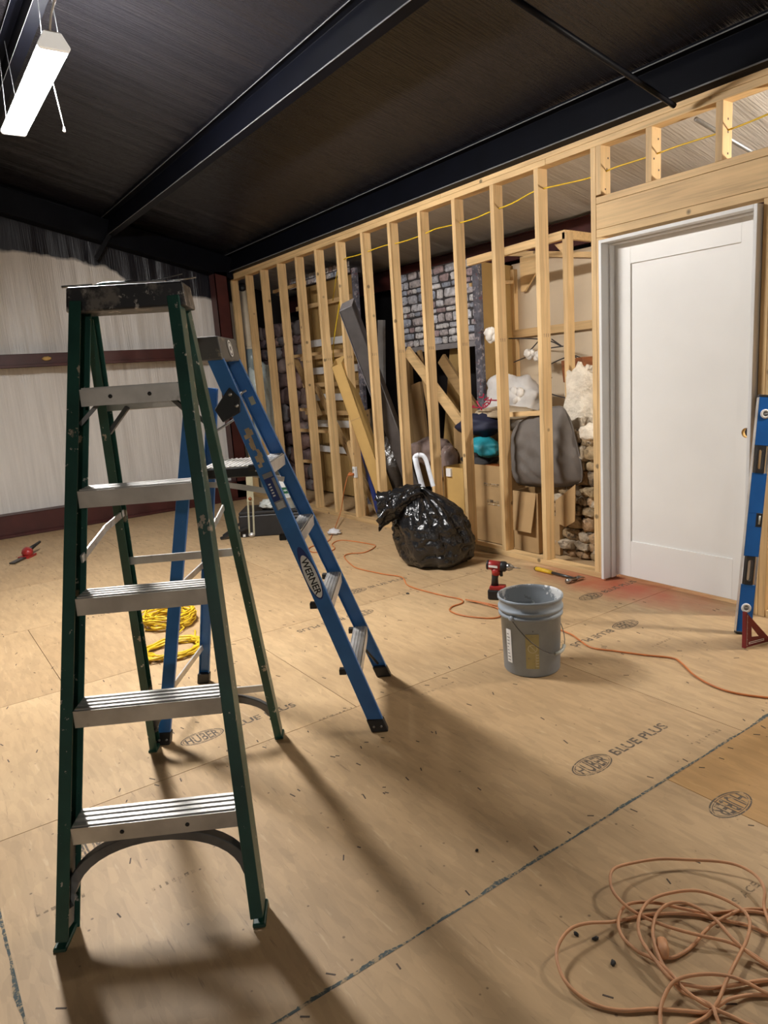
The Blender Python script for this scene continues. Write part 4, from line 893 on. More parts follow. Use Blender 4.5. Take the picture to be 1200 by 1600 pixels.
MB().obox(g1 + ax * 0.033 - ZU * 0.022, ax * 0.009, sd * 0.009, ZU * 0.017).build('trigger', M['black'], dt, bevel=0.003)
ax2 = (ax - ZU * 0.10).normalized(); hb = g1 + ZU * 0.030
MB().lathe(hb - ax2 * 0.055, [(0.018, 0), (0.029, 0.006), (0.031, 0.03), (0.031, 0.085)], ax2, 18).build('motor_housing', M['red_plastic'], dt)
MB().lathe(hb - ax2 * 0.058, [(0.02, 0), (0.030, 0.004), (0.0315, 0.014)], ax2, 18).build('rear_cap', M['black'], dt)
MB().lathe(hb + ax2 * 0.030, [(0.031, 0), (0.033, 0.006), (0.033, 0.028), (0.028, 0.036)], ax2, 18).build('clutch_ring', M['black'], dt)
MB().lathe(hb + ax2 * 0.066, [(0.024, 0), (0.024, 0.018), (0.020, 0.028), (0.012, 0.042), (0.006, 0.046)], ax2, 16).build('chuck', M['steel'], dt)
MB().tube([hb + ax2 * 0.11, hb + ax2 * 0.155], [0.004, 0.0035], 8).build('bit', M['steel'], dt)
mb = MB()
s_side = sd if sd.dot(fwd) > 0 else -sd
mb.obox(hb + s_side * 0.0305 - ax2 * 0.012, ax2 * 0.028, ZU * 0.007, s_side * 0.001); mb.build('side_badge', M['white'], dt)
# hammer
h0 = F(836, 888, 0.018); h1 = F(903, 905, 0.018); hd = (h1 - h0).normalized(); hs = hd.cross(ZU).normalized()
ht = thing('hammer', 'claw hammer with yellow grip lying along the bottom plate', 'hammer', V(((h0.x + h1.x) / 2, (h0.y + h1.y) / 2, 0)))
L_ = (h1 - h0).length
MB().tube([h0, h0 + hd * 0.02, h0 + hd * 0.10, h0 + hd * 0.16], [0.012, 0.0165, 0.0145, 0.014], 12).build('grip', M['yellow'], ht)
MB().tube([h0 - hd * 0.003, h0 + hd * 0.012], [0.010, 0.0168], 12).build('grip_end', M['black'], ht)
MB().tube([h0 + hd * 0.16, h0 + hd * (L_ - 0.03)], [0.010, 0.008], 10).build('shaft', M['dark_steel'], ht)
hc_ = h0 + hd * (L_ - 0.02); MB().tube([hc_ + hs * 0.085, hc_ + hs * 0.055, hc_ + hs * 0.045, hc_ + hs * 0.0], [0.0165, 0.0165, 0.011, 0.014], 10).build('head', M['steel'], ht)
cl_ = MB()
for q in (-1, 1): cl_.tube([hc_ - hs * 0.0 + hd * q * 0.003, hc_ - hs * 0.04 + hd * q * 0.007 + ZU * 0.004, hc_ - hs * 0.075 + hd * q * 0.012 - ZU * 0.006], [0.011, 0.008, 0.003], 8)
cl_.build('claw', M['steel'], ht)
# spirit level
lb = F(1160, 990); lt = P(1197, 617, 3.668); lt = lb + (lt - lb).normalized() * 1.222
ld = (lt - lb).normalized(); lw = V((0.66, 0.75, 0)); lw = (lw - ld * lw.dot(ld)).normalized(); ln = ld.cross(lw).normalized()
if ln.y > 0: ln = -ln
lv = thing('spirit_level', 'long blue box-beam spirit level leaning against the door frame', 'level', lb)
W_, T_ = 0.072, 0.028
lb0 = lb + lw * 0.0
def seg(mb, a, b, w=W_, t=T_): return mb.obox(lb0 + ld * ((a + b) / 2), ld * ((b - a) / 2), lw * w / 2, ln * t / 2)
HO = [(0.255, 0.40), (0.825, 0.965)]
def stad(c, hl, hw, n=6):
    pts = []
    for k in range(n + 1): a = -math.pi / 2 + math.pi * k / n; pts.append((c + hl - hw + hw * math.cos(a), hw * math.sin(a)))
    for k in range(n + 1): a = math.pi / 2 + math.pi * k / n; pts.append((c - hl + hw + hw * math.cos(a), hw * math.sin(a)))
    return pts
# middle section has the vial window cut out at one edge
for a, b in ((0.012, HO[0][0]), (HO[0][1], 0.555), (0.62, HO[1][0]), (HO[1][1], 1.21)): seg(MB(), a, b).build('beam_section', M['level_blue'], lv, bevel=0.0015)
MB().obox(lb0 + ld * 0.5875 - lw * (W_ * 0.2), ld * 0.0325, lw * W_ * 0.3, ln * T_ / 2).build('beam_section', M['level_blue'], lv)
edge = MB()
for s in (-1, 1): edge.obox(lb0 + ld * 0.61 + lw * s * (W_ / 2 + 0.0008), ld * 0.598, lw * 0.0008, ln * (T_ / 2 + 0.0005))
edge.build('milled_edge', M['alu'], lv)
for a, b in HO:
    c = (a + b) / 2; inn = stad(c, (b - a) / 2 - 0.018, 0.012); out = []
    for (x_, y_) in inn:
        out.append((a if x_ < c - 0.03 and abs(y_) < 0.004 else b if x_ > c + 0.03 and abs(y_) < 0.004 else (max(a, min(b, c + (x_ - c) * 1.32))), math.copysign(W_ / 2 + 0.001, y_) if abs(y_) > 0.004 else y_))
    inn_o = [(a if (k in (10,)) else q[0], q[1]) for k, q in enumerate(out)]
    f_ = lambda L: [lb0 + ld * x_ + lw * y_ - ln * (T_ / 2 + 0.002) for x_, y_ in L]
    # simple robust outline: superellipse-like rectangle matched by angle
    out = []
    for (x_, y_) in inn:
        dx, dy = x_ - c, y_; s = min(((b - a) / 2) / max(1e-6, abs(dx)), (W_ / 2) / max(1e-6, abs(dy))); out.append((c + dx * s, dy * s))
    MB().ring(f_(out), f_(inn), ln * (T_ + 0.004)).build('handle', M['black'], lv, bevel=0.0)
for z_ in (0.135, 1.125):
    cpt = lb0 + ld * z_ + ln * (T_ / 2)
    MB().lathe(cpt, [(0.012, 0.0), (0.024, 0.0), (0.024, 0.004), (0.013, 0.005), (0.012, 0.0)], ln, 20, caps=False).build('vial_ring', M['white'], lv)
    MB().lathe(cpt, [(0.0, 0.001), (0.0125, 0.001)], ln, 16, caps=False).tube([cpt - lw * 0.008 + ln * 0.003, cpt + lw * 0.008 + ln * 0.003], 0.0035, 8).build('vial', M['grey_print'], lv)
MB().obox(lb0 + ld * 0.5875 + lw * (W_ * 0.27), ld * 0.036, lw * 0.015, ln * (T_ / 2 + 0.001)).build('centre_vial_frame', M['black'], lv, bevel=0.002)
MB().tube([lb0 + ld * 0.565 + lw * 0.022 + ln * 0.010, lb0 + ld * 0.61 + lw * 0.022 + ln * 0.010], 0.007, 8).build('vial', M['compound'], lv)
for a, b in ((0.0, 0.012), (1.21, 1.222)): seg(MB(), a, b, W_ + 0.002, T_ + 0.002).build('end_cap', M['black'], lv, bevel=0.002)
# speed square
sa = F(1163, 1012, 0.004); sc_ = F(1204, 1001, 0.004); sb_ = V((sa.x, sa.y, 0.175)) + V((-0.012, 0.02, 0))
e1 = (sc_ - sa).normalized(); L1 = 0.178; e2 = (sb_ - sa).normalized(); n3 = e1.cross(e2).normalized()
pt = lambda a, b: sa + e1 * (a * L1) + e2 * (b * L1)
sq = thing('speed_square', 'dark red triangular speed square propped beside the level', 'square', V((sa.x, sa.y, 0)))
MB().ring([pt(0, 0), pt(1, 0), pt(0, 1)], [pt(0.24, 0.26), pt(0.52, 0.22), pt(0.22, 0.56)], n3 * 0.004).build('blade', M['square_red'], sq)
MB().ring([pt(0.14, 0.07), pt(0.7, 0.07), pt(0.7, 0.13), pt(0.14, 0.13)], [pt(0.16, 0.085), pt(0.68, 0.085), pt(0.68, 0.115), pt(0.16, 0.115)], n3 * 0.0045).build('scale_slot', M['white'], sq)
MB().obox((pt(-0.02, 0) + pt(-0.02, 1)) / 2 + n3 * 0.002, e2 * L1 / 2, e1 * 0.004, n3 * 0.011).build('fence', M['square_red'], sq, bevel=0.001)
mb = MB()
for k in range(22): mb.obox(pt(0.035, 0.05 + 0.04 * k) - n3 * 0.0003, e1 * (0.006 if k % 4 else 0.009), e2 * 0.0009, n3 * 0.0005); 
for k in range(22): mb.obox(pt(0.035, 0.05 + 0.04 * k) + n3 * 0.0043, e1 * (0.006 if k % 4 else 0.009), e2 * 0.0009, n3 * 0.0005)
mb.build('graduation', M['white'], sq, kind='stuff')
# small red tool by the end wall
rt = F(44, 870); rd = F(62, 860) - F(25, 878); rd.z = 0; rd.normalize()
tt = thing('hand_tool', 'small red hand tool with dark handle lying near the end wall', 'tool', V((rt.x, rt.y, 0)))
MB().blob(rt + ZU * 0.045, (0.075, 0.05, 0.045), 4, 0.15, 2).build('body', M['red_plastic'], tt)
MB().tube([rt + rd * 0.04 + ZU * 0.06, rt + rd * 0.24 + ZU * 0.085], [0.02, 0.012], 8).build('handle', M['black'], tt)
MB().obox(rt - rd * 0.14 + ZU * 0.012, rd * 0.13, rd.cross(ZU) * 0.025, ZU * 0.006).build('blade', M['dark_steel'], tt)
MB().obox(rt - rd * 0.01 + ZU * 0.01, rd * 0.07, rd.cross(ZU) * 0.05, ZU * 0.01).build('base', M['red_plastic'], tt)
# crumpled paper and floor debris
MB().blob(F(522, 835) + ZU * 0.022, (0.075, 0.05, 0.026), 7, 0.6, 3, nu=16, nv=10, detail=0.25).build('paper', M['paper'], None, label='crumpled white paper on the floor near the stud wall', cat='paper')
for k, (px, py, r_, lb_) in enumerate(((900, 1461, .008, 'black scrap inside the left loop of the cord heap'), (930, 1468, .009, 'black scrap with a tail beside the cord heap'), (958, 1506, .010, 'curled black scrap below the left loop of the cord heap'), (637, 928, .014, 'dark crumb of debris near the orange cord bend'), (745, 1330, .005, 'tiny dark chip on the floor left of the cord heap'))):
    MB().blob(F(px, py) + ZU * 0.003, (r_, r_ * 0.6, 0.005), k, 0.5, 2.5, Matrix.Rotation(k * 1.1, 3, 'Z'), nu=12, nv=6).build('debris', M['debris'], None, label=lb_, cat='debris', group='scraps on the floor')

# ================================================================== WORK CORNER BEHIND THE BLUE LADDER
c = F(425, 837); bx0 = V((c.x, c.y, 0)); ex = rgt; ey = vw
tc_ = thing('tool_case', 'low black tool case on the floor behind the blue ladder', 'case', bx0 + ey * 0.2)
MB().obox(bx0 + ey * 0.2 + ZU * 0.105, ex * 0.30, ey * 0.2, ZU * 0.105).build('base', M['black'], tc_, bevel=0.012, bseg=2)
MB().obox(bx0 + ey * 0.2 + ZU * 0.225, ex * 0.295, ey * 0.195, ZU * 0.014).build('lid', M['black'], tc_, bevel=0.006)
MB().obox(bx0 - ex * 0.26 + ey * -0.003 + ZU * 0.02, ex * 0.012, ey * 0.004, ZU * 0.012).build('latch', M['white'], tc_)
for k in (0, 1):
    q = -ex * (0.50 + 0.09 * k) + ZU * 0.0
    MB().bar(bx0 - ex * 0.46 + ZU * (0.03 + 0.0), bx0 - ex * 0.20 + ey * 0.05 + ZU * 0.19, 0.03, 0.022).build('folding_arm', M['black'], tc_) if k == 0 else MB().bar(bx0 - ex * 0.48 - ey * 0.03 + ZU * 0.015, bx0 - ex * 0.22 - ey * 0.03 + ZU * 0.10, 0.03, 0.022).build('folding_arm', M['black'], tc_)
ctop = bx0 + ey * 0.2 + ZU * 0.240
bw = thing('mud_tub', 'off-white plastic tub standing on the black tool case', 'tub', ctop + ex * 0.17 - ey * 0.06)
MB().lathe(ctop + ex * 0.17 - ey * 0.06, [(0.085, 0.0), (0.105, 0.10), (0.112, 0.105), (0.112, 0.115), (0.10, 0.115), (0.085, 0.02), (0.0, 0.018)], ZU, 20, caps=False).build('tub_wall', M['compound'], bw)
MB().lathe(ctop + ex * 0.17 - ey * 0.06, [(0.0, 0.001), (0.085, 0.001)], ZU, 20, caps=False).build('tub_base', M['compound'], bw)
MB().blob(ctop - ex * 0.02 - ey * 0.08 + ZU * 0.045, (0.10, 0.085, 0.05), 5, 0.5, 2.5, nu=22, nv=14, detail=0.15).build('plastic_bag', M['compound'], None, label='crumpled pale plastic bag on the black tool case', cat='bag')
# gable-topped carton, white above and green below
k0 = P(421, 768, 2.98); k0 = ctop + ex * 0.15 + ey * 0.12
cx_, cw_ = k0 + ex * 0.0, 0.075
car = thing('carton', 'white and green gable-topped carton standing on the black tool case', 'carton', k0)
MB().obox(k0 + ZU * 0.085, ex * cw_, ey * 0.035, ZU * 0.085).build('green_side', M['carton_green'], car, bevel=0.002)
tp = k0 + ZU * 0.17
MB().prof(tp - ey * 0.035, tp + ey * 0.035, [(-cw_, 0), (cw_, 0), (cw_, 0.10), (0.01, 0.20), (-cw_, 0.10)], ex, ZU).build('gable_top', M['white'], car, bevel=0.002)
mb = MB(); mb.add([tp - ey * 0.037 + ex * a + ZU * b for a, b in ((-0.01, 0.14), (0.012, 0.13), (0.035, 0.075), (0.03, 0.07), (0.0, 0.10))], [(0, 1, 2, 3, 4)]); mb.build('printed_mark', M['brown'], car)
mb = MB(); [mb.obox(k0 + ZU * 0.14 - ey * 0.0362 + ex * (-0.035 + 0.012 * k), ex * 0.004, ey * 0.0003, ZU * (0.006 + 0.003 * (k % 2))) for k in range(6)]; mb.build('printed_mark', M['white'], car)
# pale two-rod stand
s0 = F(394, 839); st_t = thing('clamp_bar', 'pale two-rod clamp bar hanging down beside the blue ladder', 'clamp', V((s0.x, s0.y, 0)))
for a in (-0.022, 0.022): MB().bar(V((s0.x, s0.y, 0.02)) + rgt * a, V((s0.x, s0.y, 0.36)) + rgt * (a * 1.05 + 0.02), 0.016, 0.012, fwd).build('rod', M['pale_rod'], st_t)
MB().bar(V((s0.x, s0.y, 0.34)) + rgt * 0.02, V((s0.x, s0.y, 0.62)) + rgt * 0.035, 0.062, 0.014, fwd).build('upper_bar', M['pale_rod'], st_t)
MB().lathe(V((s0.x, s0.y, 0.0)), [(0.012, 0), (0.03, 0.012), (0.03, 0.03), (0.012, 0.045)], ZU, 12).build('foot', M['alu'], st_t)
MB().lathe(V((s0.x, s0.y, 0.37)) + rgt * 0.02 + fwd * 0.008, [(0.016, 0), (0.016, 0.01)], fwd, 10).build('pivot', M['brown'], st_t)

# ================================================================== OUTLET AND YELLOW WIRE
ox = P(553, 738, YF - 0.0)
ot = thing('outlet_box', 'open white electrical outlet on a stud, orange cord plugged in', 'outlet', ox)
MB().obox(ox + V((0.0, 0.012, 0)), (0.022, 0, 0), (0, 0.016, 0), (0, 0, 0.055)).build('box', M['white'], ot, bevel=0.003)
for dz in (-0.022, 0.022): MB().obox(ox + V((0, -0.005, dz)), (0.014, 0, 0), (0, 0.002, 0), (0, 0, 0.013)).build('receptacle', M['compound'], ot, bevel=0.002)
YW = 3.765
wp = [(520, 470, 4.0), (528, 420, 3.95), (538, 405), (561, 398), (600, 384), (625, 379), (655, 369), (680, 358), (705, 352), (740, 342), (766, 331), (800, 318), (835, 299), (870, 290), (925, 277), (960, 262), (1010, 246), (1060, 228), (1120, 209), (1160, 195), (1215, 172)]
MB().tube(spline([P(q[0], q[1], q[2] if len(q) > 2 else YW) for q in wp], 4), 0.0048, 6).build('electrical_cable', M['yellow_cord'], None, label='yellow electrical cable threaded through the studs near the top plate', cat='cable')
MB().tube(spline([P(a, b, 3.88) for a, b in ((536, 408), (535, 425), (533, 445), (531, 470), (528, 490), (524, 515), (521, 540), (521, 558), (523, 572), (528, 585))], 4), 0.006, 6).build('hanging_cord', M['yellow_cord'], None, label='yellow cord hanging down beside the long cardboard box', cat='cord')

# ================================================================== STORAGE BAY
def quadbox(name, pts, thick, mat, parent=None, **kw):   # four corners of the front face, pushed back by thick
    return MB().plate(pts, thick).build(name, mat, parent, **kw)
def board(mb_name, a, b, w_, h_, mat, parent=None, up=ZU, **kw):
    return MB().bar(a, b, w_, h_, up).build(mb_name, mat, parent, **kw)
def stone_wall(parent, o, ex, ey, en, W, H, rows, seed, prefix, nm, depth=0.012, gap=0.006, wvar=(0.6, 1.5), round_=0.25, jitter=0.1, hvar=0.35, lump=False):
    rn = random.Random(seed); hs = [rn.uniform(1 - hvar, 1 + hvar) for _ in range(rows)]; tot = sum(hs); y = 0
    for h in hs:
        h = h / tot * H; x = -rn.uniform(0, 0.5) * h
        while x < W - 0.01:
            w_ = h * rn.uniform(*wvar) * 1.3
            a = max(0, x); b = min(W, x + w_)
            if W - b < 0.3 * h: b = W
            if b - a > 0.015:
                cx, cy = (a + b) / 2, y + h / 2; hw, hh = (b - a) / 2 - gap / 2, h / 2 - gap / 2; dd = depth * rn.uniform(0.6, 1.4)
                if lump:
                    Rm = Matrix((ex, en, ey)).transposed()
                    MB().blob(o + ex * cx + ey * cy, (hw * 1.04, dd, hh * 1.04), rn.random() * 50, 0.45, 1.6, Rm, nu=12, nv=7, power=0.62, detail=0.10).build('stone', M['%s%d' % (prefix, rn.randrange(nm))], parent)
                    if b >= W: break
                    x += w_; continue
                base = []
                for k in range(10):
                    t = 2 * math.pi * (k + 0.5) / 10; cxx, sxx = math.cos(t), math.sin(t)
                    p = lambda q: math.copysign(abs(q) ** round_, q)
                    j1, j2 = 1 + rn.uniform(-jitter, 0), 1 + rn.uniform(-jitter, 0); base.append((cx + hw * p(cxx) * j1, cy + hh * p(sxx) * j2))
                vs = [o + ex * q + ey * r_ for q, r_ in base] + [o + ex * (cx + (q - cx) * 0.95) + ey * (cy + (r_ - cy) * 0.93) + en * dd * 0.7 for q, r_ in base] + [o + ex * (cx + (q - cx) * 0.68) + ey * (cy + (r_ - cy) * 0.62) + en * dd for q, r_ in base]
                fs = [(k, (k + 1) % 10, 10 + (k + 1) % 10, 10 + k) for k in range(10)] + [(10 + k, 10 + (k + 1) % 10, 20 + (k + 1) % 10, 20 + k) for k in range(10)] + [tuple(range(20, 30))]
                MB().add(vs, fs, True).build('stone', M['%s%d' % (prefix, rn.randrange(nm))], parent)
                if b >= W: break
            x += w_
        y += h
BACK = V((0, 1, 0))
# --- cream pipe and plastic-wrapped bundles at the far end
pt_ = thing('vent_pipe', 'cream pipe standing at the far end of the storage bay', 'pipe', V((-8.22, 3.95, 0)))
MB().tube([P(392, 560, 3.95), P(378, 455, 3.95)], 0.062, 14).build('pipe', M['pipe'], pt_)
MB().tube([P(391.5, 548, 3.95), P(391, 541, 3.95)], 0.068, 14).build('coupling', M['pipe'], pt_)
MB().tube([P(378, 455, 3.95), P(378, 446, 3.93)], 0.05, 14).build('pipe_mouth', M['black'], pt_)
MB().tube([P(388, 620, 3.98), P(391, 590, 3.96), P(394, 560, 3.95), P(393, 545, 3.95)], [0.20, 0.13, 0.08, 0.066], 14).build('plastic_boot', M['grey_wrap'], pt_)
pb = P(404, 690, 4.1)
pb = P(401, 690, 4.0); MB().blob(V((pb.x, 4.02, 0.80)), (0.50, 0.17, 0.86), 3, 0.22, 2.2, nu=36, nv=28, power=0.55, detail=0.06).build('wrapped_bundle', M['pale_wrap'], None, label='tall pale blue bundle wrapped in clear plastic at the far end', cat='bundle')
# --- mauve rock panel
rp = thing('rock_backdrop', 'artificial mauve rock wall panel behind the far studs', 'panel', V((-7.2, 4.45, 0)))
A0 = P(425, 800, 4.45); A1 = P(497, 800, 4.45); X0, X1 = P(423, 640, 4.45).x, P(495, 640, 4.45).x
MB().box((X0, 4.45, 0.0), (X1, 4.50, 2.16)).build('backing', M['grout'], rp)
stone_wall(rp, V((X0, 4.45, 0.0)), V((1, 0, 0)), ZU, V((0, -1, 0)), X1 - X0, 2.16, 12, 21, 'ms', 5, depth=0.10, gap=0.004, wvar=(0.8, 1.5), lump=True)
# --- slatted tan crate with white cross slats
cr0, cr1 = P(487, 640, 4.42).x, P(566, 640, 4.42).x
cr = thing('slatted_crate', 'tall tan slatted set piece with white cross slats', 'crate', V(((cr0 + cr1) / 2, 4.42, 0)))
zt_ = P(525, 435, 4.42).z
n_b = 6
for k in range(n_b):
    a = cr0 + (cr1 - cr0) * k / n_b; MB().box((a + 0.006, 4.42, 0.02), (a + (cr1 - cr0) / n_b - 0.006, 4.445, zt_)).build('upright_board', M['tan_panel'], cr, bevel=0.003)
for px, py in ((490, 537), (492, 580), (495, 621), (540, 663), (520, 702)):
    z = P(px, py, 4.38).z; MB().box((cr0 - 0.02, 4.375, z - 0.04), (cr1 + 0.02, 4.415, z + 0.04)).build('white_slat', M['white'], cr, bevel=0.002)
for px, py in ((520, 555), (520, 600), (520, 645), (520, 470)):
    z = P(px, py, 4.36).z; MB().box((cr0 - 0.05, 4.35, z - 0.025), (cr1 + 0.05, 4.374, z + 0.025)).build('cross_rail', M['lum_x'], cr)
# stone-print cornice on top of the crate and its edge
sp_ = thing('stone_cornice', 'grey stone-print cornice piece lying on top of the tan crate', 'panel', V(((cr0 + cr1) / 2, 4.40, zt_)))
MB().box((cr0 - 0.18, 4.36, zt_ + 0.002), (cr1 + 0.05, 4.50, zt_ + 0.13)).build('cornice_core', M['grout'], sp_)
stone_wall(sp_, V((cr0 - 0.18, 4.36, zt_ + 0.002)), V((1, 0, 0)), ZU, V((0, -1, 0)), cr1 - cr0 + 0.23, 0.128, 2, 5, 'gs', 6, depth=0.01, gap=0.006)
xp = P(553, 450, 4.30).x
ep = thing('stone_strip', 'narrow upright stone-print strip beside the charcoal column', 'panel', V((xp, 4.30, 0)))
MB().box((xp - 0.035, 4.30, 0.0), (xp + 0.035, 4.34, P(553, 418, 4.30).z)).build('strip_core', M['stone_print'], ep)
# --- light frame of rails between the rock panel and the crate
fx0, fx1 = P(426, 640, 4.05).x, P(560, 640, 4.05).x
fm = thing('timber_rack', 'open timber rack of thin rails in front of the rock panel', 'rack', V(((fx0 + fx1) / 2, 4.1, 0)))
for px in (480,): MB().box((P(px, 600, 4.08).x - 0.02, 4.06, 0), (P(px, 600, 4.08).x + 0.02, 4.10, P(480, 432, 4.08).z)).build('post', M['lum_z'], fm)
xr = P(470, 600, 4.08).x
for (xa, ya), (xb, yb) in (((428, 456), (478, 460)), ((460, 557), (540, 545)), ((470, 672), (520, 672)), ((470, 640), (490, 640)), ((475, 720), (495, 718))):
    p = P(xa, ya, 4.08); q = P(xb, yb, 4.08); q.z = p.z; board('rail', p, q, 0.03, 0.035, M['lum_x'], fm)
board('brace', P(462, 562, 4.13), P(500, 650, 4.13), 0.03, 0.06, M['old_z'], fm, up=BACK)
# --- charcoal column box leaning through the studs
def leanbox(name, top, bot, wv, dv, mat, label, cat):
    d = V(bot) - V(top); return None
tA = P(531, 487, 3.64); axd = (P(607, 690, 3.90) - tA)
cb_ = thing('column_box', 'long charcoal column box leaning between the studs', 'box', V((P(607, 690, 3.9).x, 3.95, 0)))
bot = tA + axd * (tA.z - 0.0) / (tA.z - (tA + axd).z); dv_ = axd.normalized(); wv_ = V((0.86, 0.5, 0.0)); wv_ = (wv_ - dv_ * wv_.dot(dv_)).normalized(); nv_ = dv_.cross(wv_).normalized()
if nv_.y > 0: nv_ = -nv_
bw_, bd_ = 0.14, 0.10
top_c = [tA, tA + wv_ * bw_, tA + wv_ * bw_ - nv_ * bd_ - dv_ * 0.07, tA - nv_ * bd_ - dv_ * 0.07]; kk = (tA.z - 0.05) / (-dv_.z)
MB().hexa([p + dv_ * kk for p in top_c] + top_c).build('body', M['charcoal'], cb_, bevel=0.006)
MB().hexa([p - dv_ * 0.0 for p in top_c] + [p - dv_ * 0.006 for p in top_c]).build('end_panel', M['charcoal_edge'], cb_)
MB().plate([tA - wv_ * 0.004, tA - wv_ * 0.004 - nv_ * bd_, tA - wv_ * 0.004 - nv_ * bd_ + dv_ * 0.85, tA - wv_ * 0.004 + dv_ * 0.85], -wv_ * 0.004).build('side_strip', M['charcoal_edge'], cb_)
# --- long cardboard box, open at the top
tB = P(518, 574, 3.625); axd = P(598, 790, 3.845) - P(522, 574, 3.625); dv_ = axd.normalized(); wv_ = V((0.90, 0.43, 0)); wv_ = (wv_ - dv_ * wv_.dot(dv_)).normalized(); nv_ = dv_.cross(wv_).normalized()
if nv_.y > 0: nv_ = -nv_
lbx = thing('cardboard_box', 'long open-ended tan cardboard box leaning through the studs', 'box', V((P(600, 800, 3.85).x, 3.85, 0)))
kk = (tB.z - 0.06) / (-dv_.z); bw_, bd_ = 0.125, 0.12; tk = 0.005
q0 = [tB, tB + wv_ * bw_, tB + wv_ * bw_ - nv_ * bd_, tB - nv_ * bd_]
for nm_, a, b in (('front_side', 0, 1), ('right_side', 1, 2), ('back_side', 2, 3), ('left_side', 3, 0)):
    p, q = q0[a], q0[b]; inward = ((q0[0] + q0[2]) / 2 - (p + q) / 2).normalized() * tk
    up_ = {0: 0.0, 1: 0.0, 2: 0.075, 3: 0.075}; MB().plate([p - dv_ * up_[a], q - dv_ * up_[b], q + dv_ * kk, p + dv_ * kk], inward).build(nm_, M['cardboard_yellow'] if nm_ != 'right_side' else M['cardboard_yellow'], lbx)
MB().plate([q0[0] + dv_ * 0.55 + nv_ * 0.0006, q0[1] + dv_ * 0.55 + nv_ * 0.0006, q0[1] + dv_ * 0.556 + nv_ * 0.0006, q0[0] + dv_ * 0.556 + nv_ * 0.0006], nv_ * 0.0005).build('seam', M['cardboard'], lbx)
# --- loose boards leaning behind the studs
def lean(a, b, Ya, Yb, w_, mat, label, t_=0.03, up=BACK):
    p = P(*a, Ya); q = P(*b, Yb); q.z = max(q.z, w_ * 0.35); d = (q - p).normalized()
    return board('board', p, q, w_, t_, mat, None, up, label=label, cat='board', group='loose boards leaning in the storage bay')
lean((495, 605), (592, 800), 4.02, 3.96, 0.07, M['old_z'], 'weathered brown board slanting behind the long cardboard box')
lean((545, 690), (575, 812), 3.98, 3.90, 0.05, M['lum_z'], 'thin pale board leaning low beside the outlet stud')
lean((566, 700), (592, 800), 3.95, 3.90, 0.06, M['navy'], 'dark blue board leaning at the foot of the long cardboard box')
lean((636, 548), (742, 690), 4.25, 4.25, 0.10, M['lum_x'], 'wide pale board slanting down under the grey stone panel')
lean((690, 560), (752, 655), 4.40, 4.40, 0.11, M['old_x'], 'second wide board slanting under the grey stone panel')
lean((575, 640), (600, 800), 4.3, 4.3, 0.09, M['old_z'], 'dark upright board in the black gap behind the cardboard box')
lean((668, 575), (676, 700), 4.6, 4.6, 0.05, M['old_z'], 'thin old upright stick behind the slanting boards')
lean((596, 500), (600, 800), 4.5, 4.5, 0.10, M['grey_print'], 'grey plank standing in the dark gap left of the stone panel')
lean((648, 600), (668, 760), 4.62, 4.55, 0.22, M['cardboard'], 'wide brown cardboard sheet standing under the stone panel')
lean((715, 545), (700, 760), 4.70, 4.62, 0.20, M['tan_panel'], 'tan sheet standing behind the narrow upright box')
lean((655, 548), (700, 790), 4.36, 4.30, 0.05, M['old_z'], 'thin old board leaning upright under the stone panel')
# --- dark plastic sheeting and flattened boxes on the floor of the bay
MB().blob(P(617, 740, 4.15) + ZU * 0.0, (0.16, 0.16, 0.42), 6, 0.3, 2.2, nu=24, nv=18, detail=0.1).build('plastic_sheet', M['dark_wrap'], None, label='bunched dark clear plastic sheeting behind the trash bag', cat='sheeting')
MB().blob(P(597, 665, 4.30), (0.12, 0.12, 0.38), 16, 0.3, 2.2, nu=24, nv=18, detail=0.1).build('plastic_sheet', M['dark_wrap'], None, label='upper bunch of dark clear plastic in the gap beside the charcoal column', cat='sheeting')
MB().blob(P(460, 790, 4.05), (0.30, 0.16, 0.07), 4, 0.4, 3, nu=24, nv=10).build('plastic_sheet', M['grey_wrap'], None, label='grey plastic folded on the storage floor at the far studs', cat='sheeting')
MB().blob(P(520, 803, 4.0), (0.30, 0.15, 0.06), 9, 0.4, 3, nu=24, nv=10).build('plastic_sheet', M['grey_wrap'], None, label='grey plastic folded on the storage floor beside the long cardboard box', cat='sheeting')
# --- grey stone panel on legs
YS = 4.55
TL, TR, BL_, BR_ = P(618, 427, YS), P(748, 404, YS), P(624, 548, YS), P(752, 528, YS)
zt_s, zb_s = (TL.z + TR.z) / 2, (BL_.z + BR_.z) / 2; xs0, xs1 = TL.x, TR.x
sg = thing('stone_backdrop', 'grey stone-print wall panel raised on timber legs', 'backdrop', V(((xs0 + xs1) / 2, YS, 0)))
MB().box((xs0, YS, zb_s), (xs1, YS + 0.05, zt_s)).build('backing', M['grout'], sg)
MB().box((xs0, YS - 0.012, zb_s - 0.05), (xs1, YS + 0.05, zb_s)).build('lower_edge', M['charcoal_edge'], sg)
stone_wall(sg, V((xs0, YS, zb_s)), V((1, 0, 0)), ZU, V((0, -1, 0)), xs1 - xs0, zt_s - zb_s, 10, 9, 'gs', 6, depth=0.014, gap=0.004, wvar=(0.8, 2.4), round_=0.36, jitter=0.24)
for x in (xs0 + 0.05, xs1 - 0.05): MB().box((x - 0.03, YS + 0.05, 0), (x + 0.03, YS + 0.09, zt_s)).build('leg', M['old_z'], sg)
xe = P(748, 500, 4.35).x
se = thing('stone_strip', 'dark stone-print corner strip left of the beige set wall', 'panel', V((xe, 4.35, 0)))
MB().box((xe - 0.04, 4.33, 0.0), (xe + 0.04, 4.37, P(735, 412, 4.35).z)).build('strip_core', M['stone_print'], se)
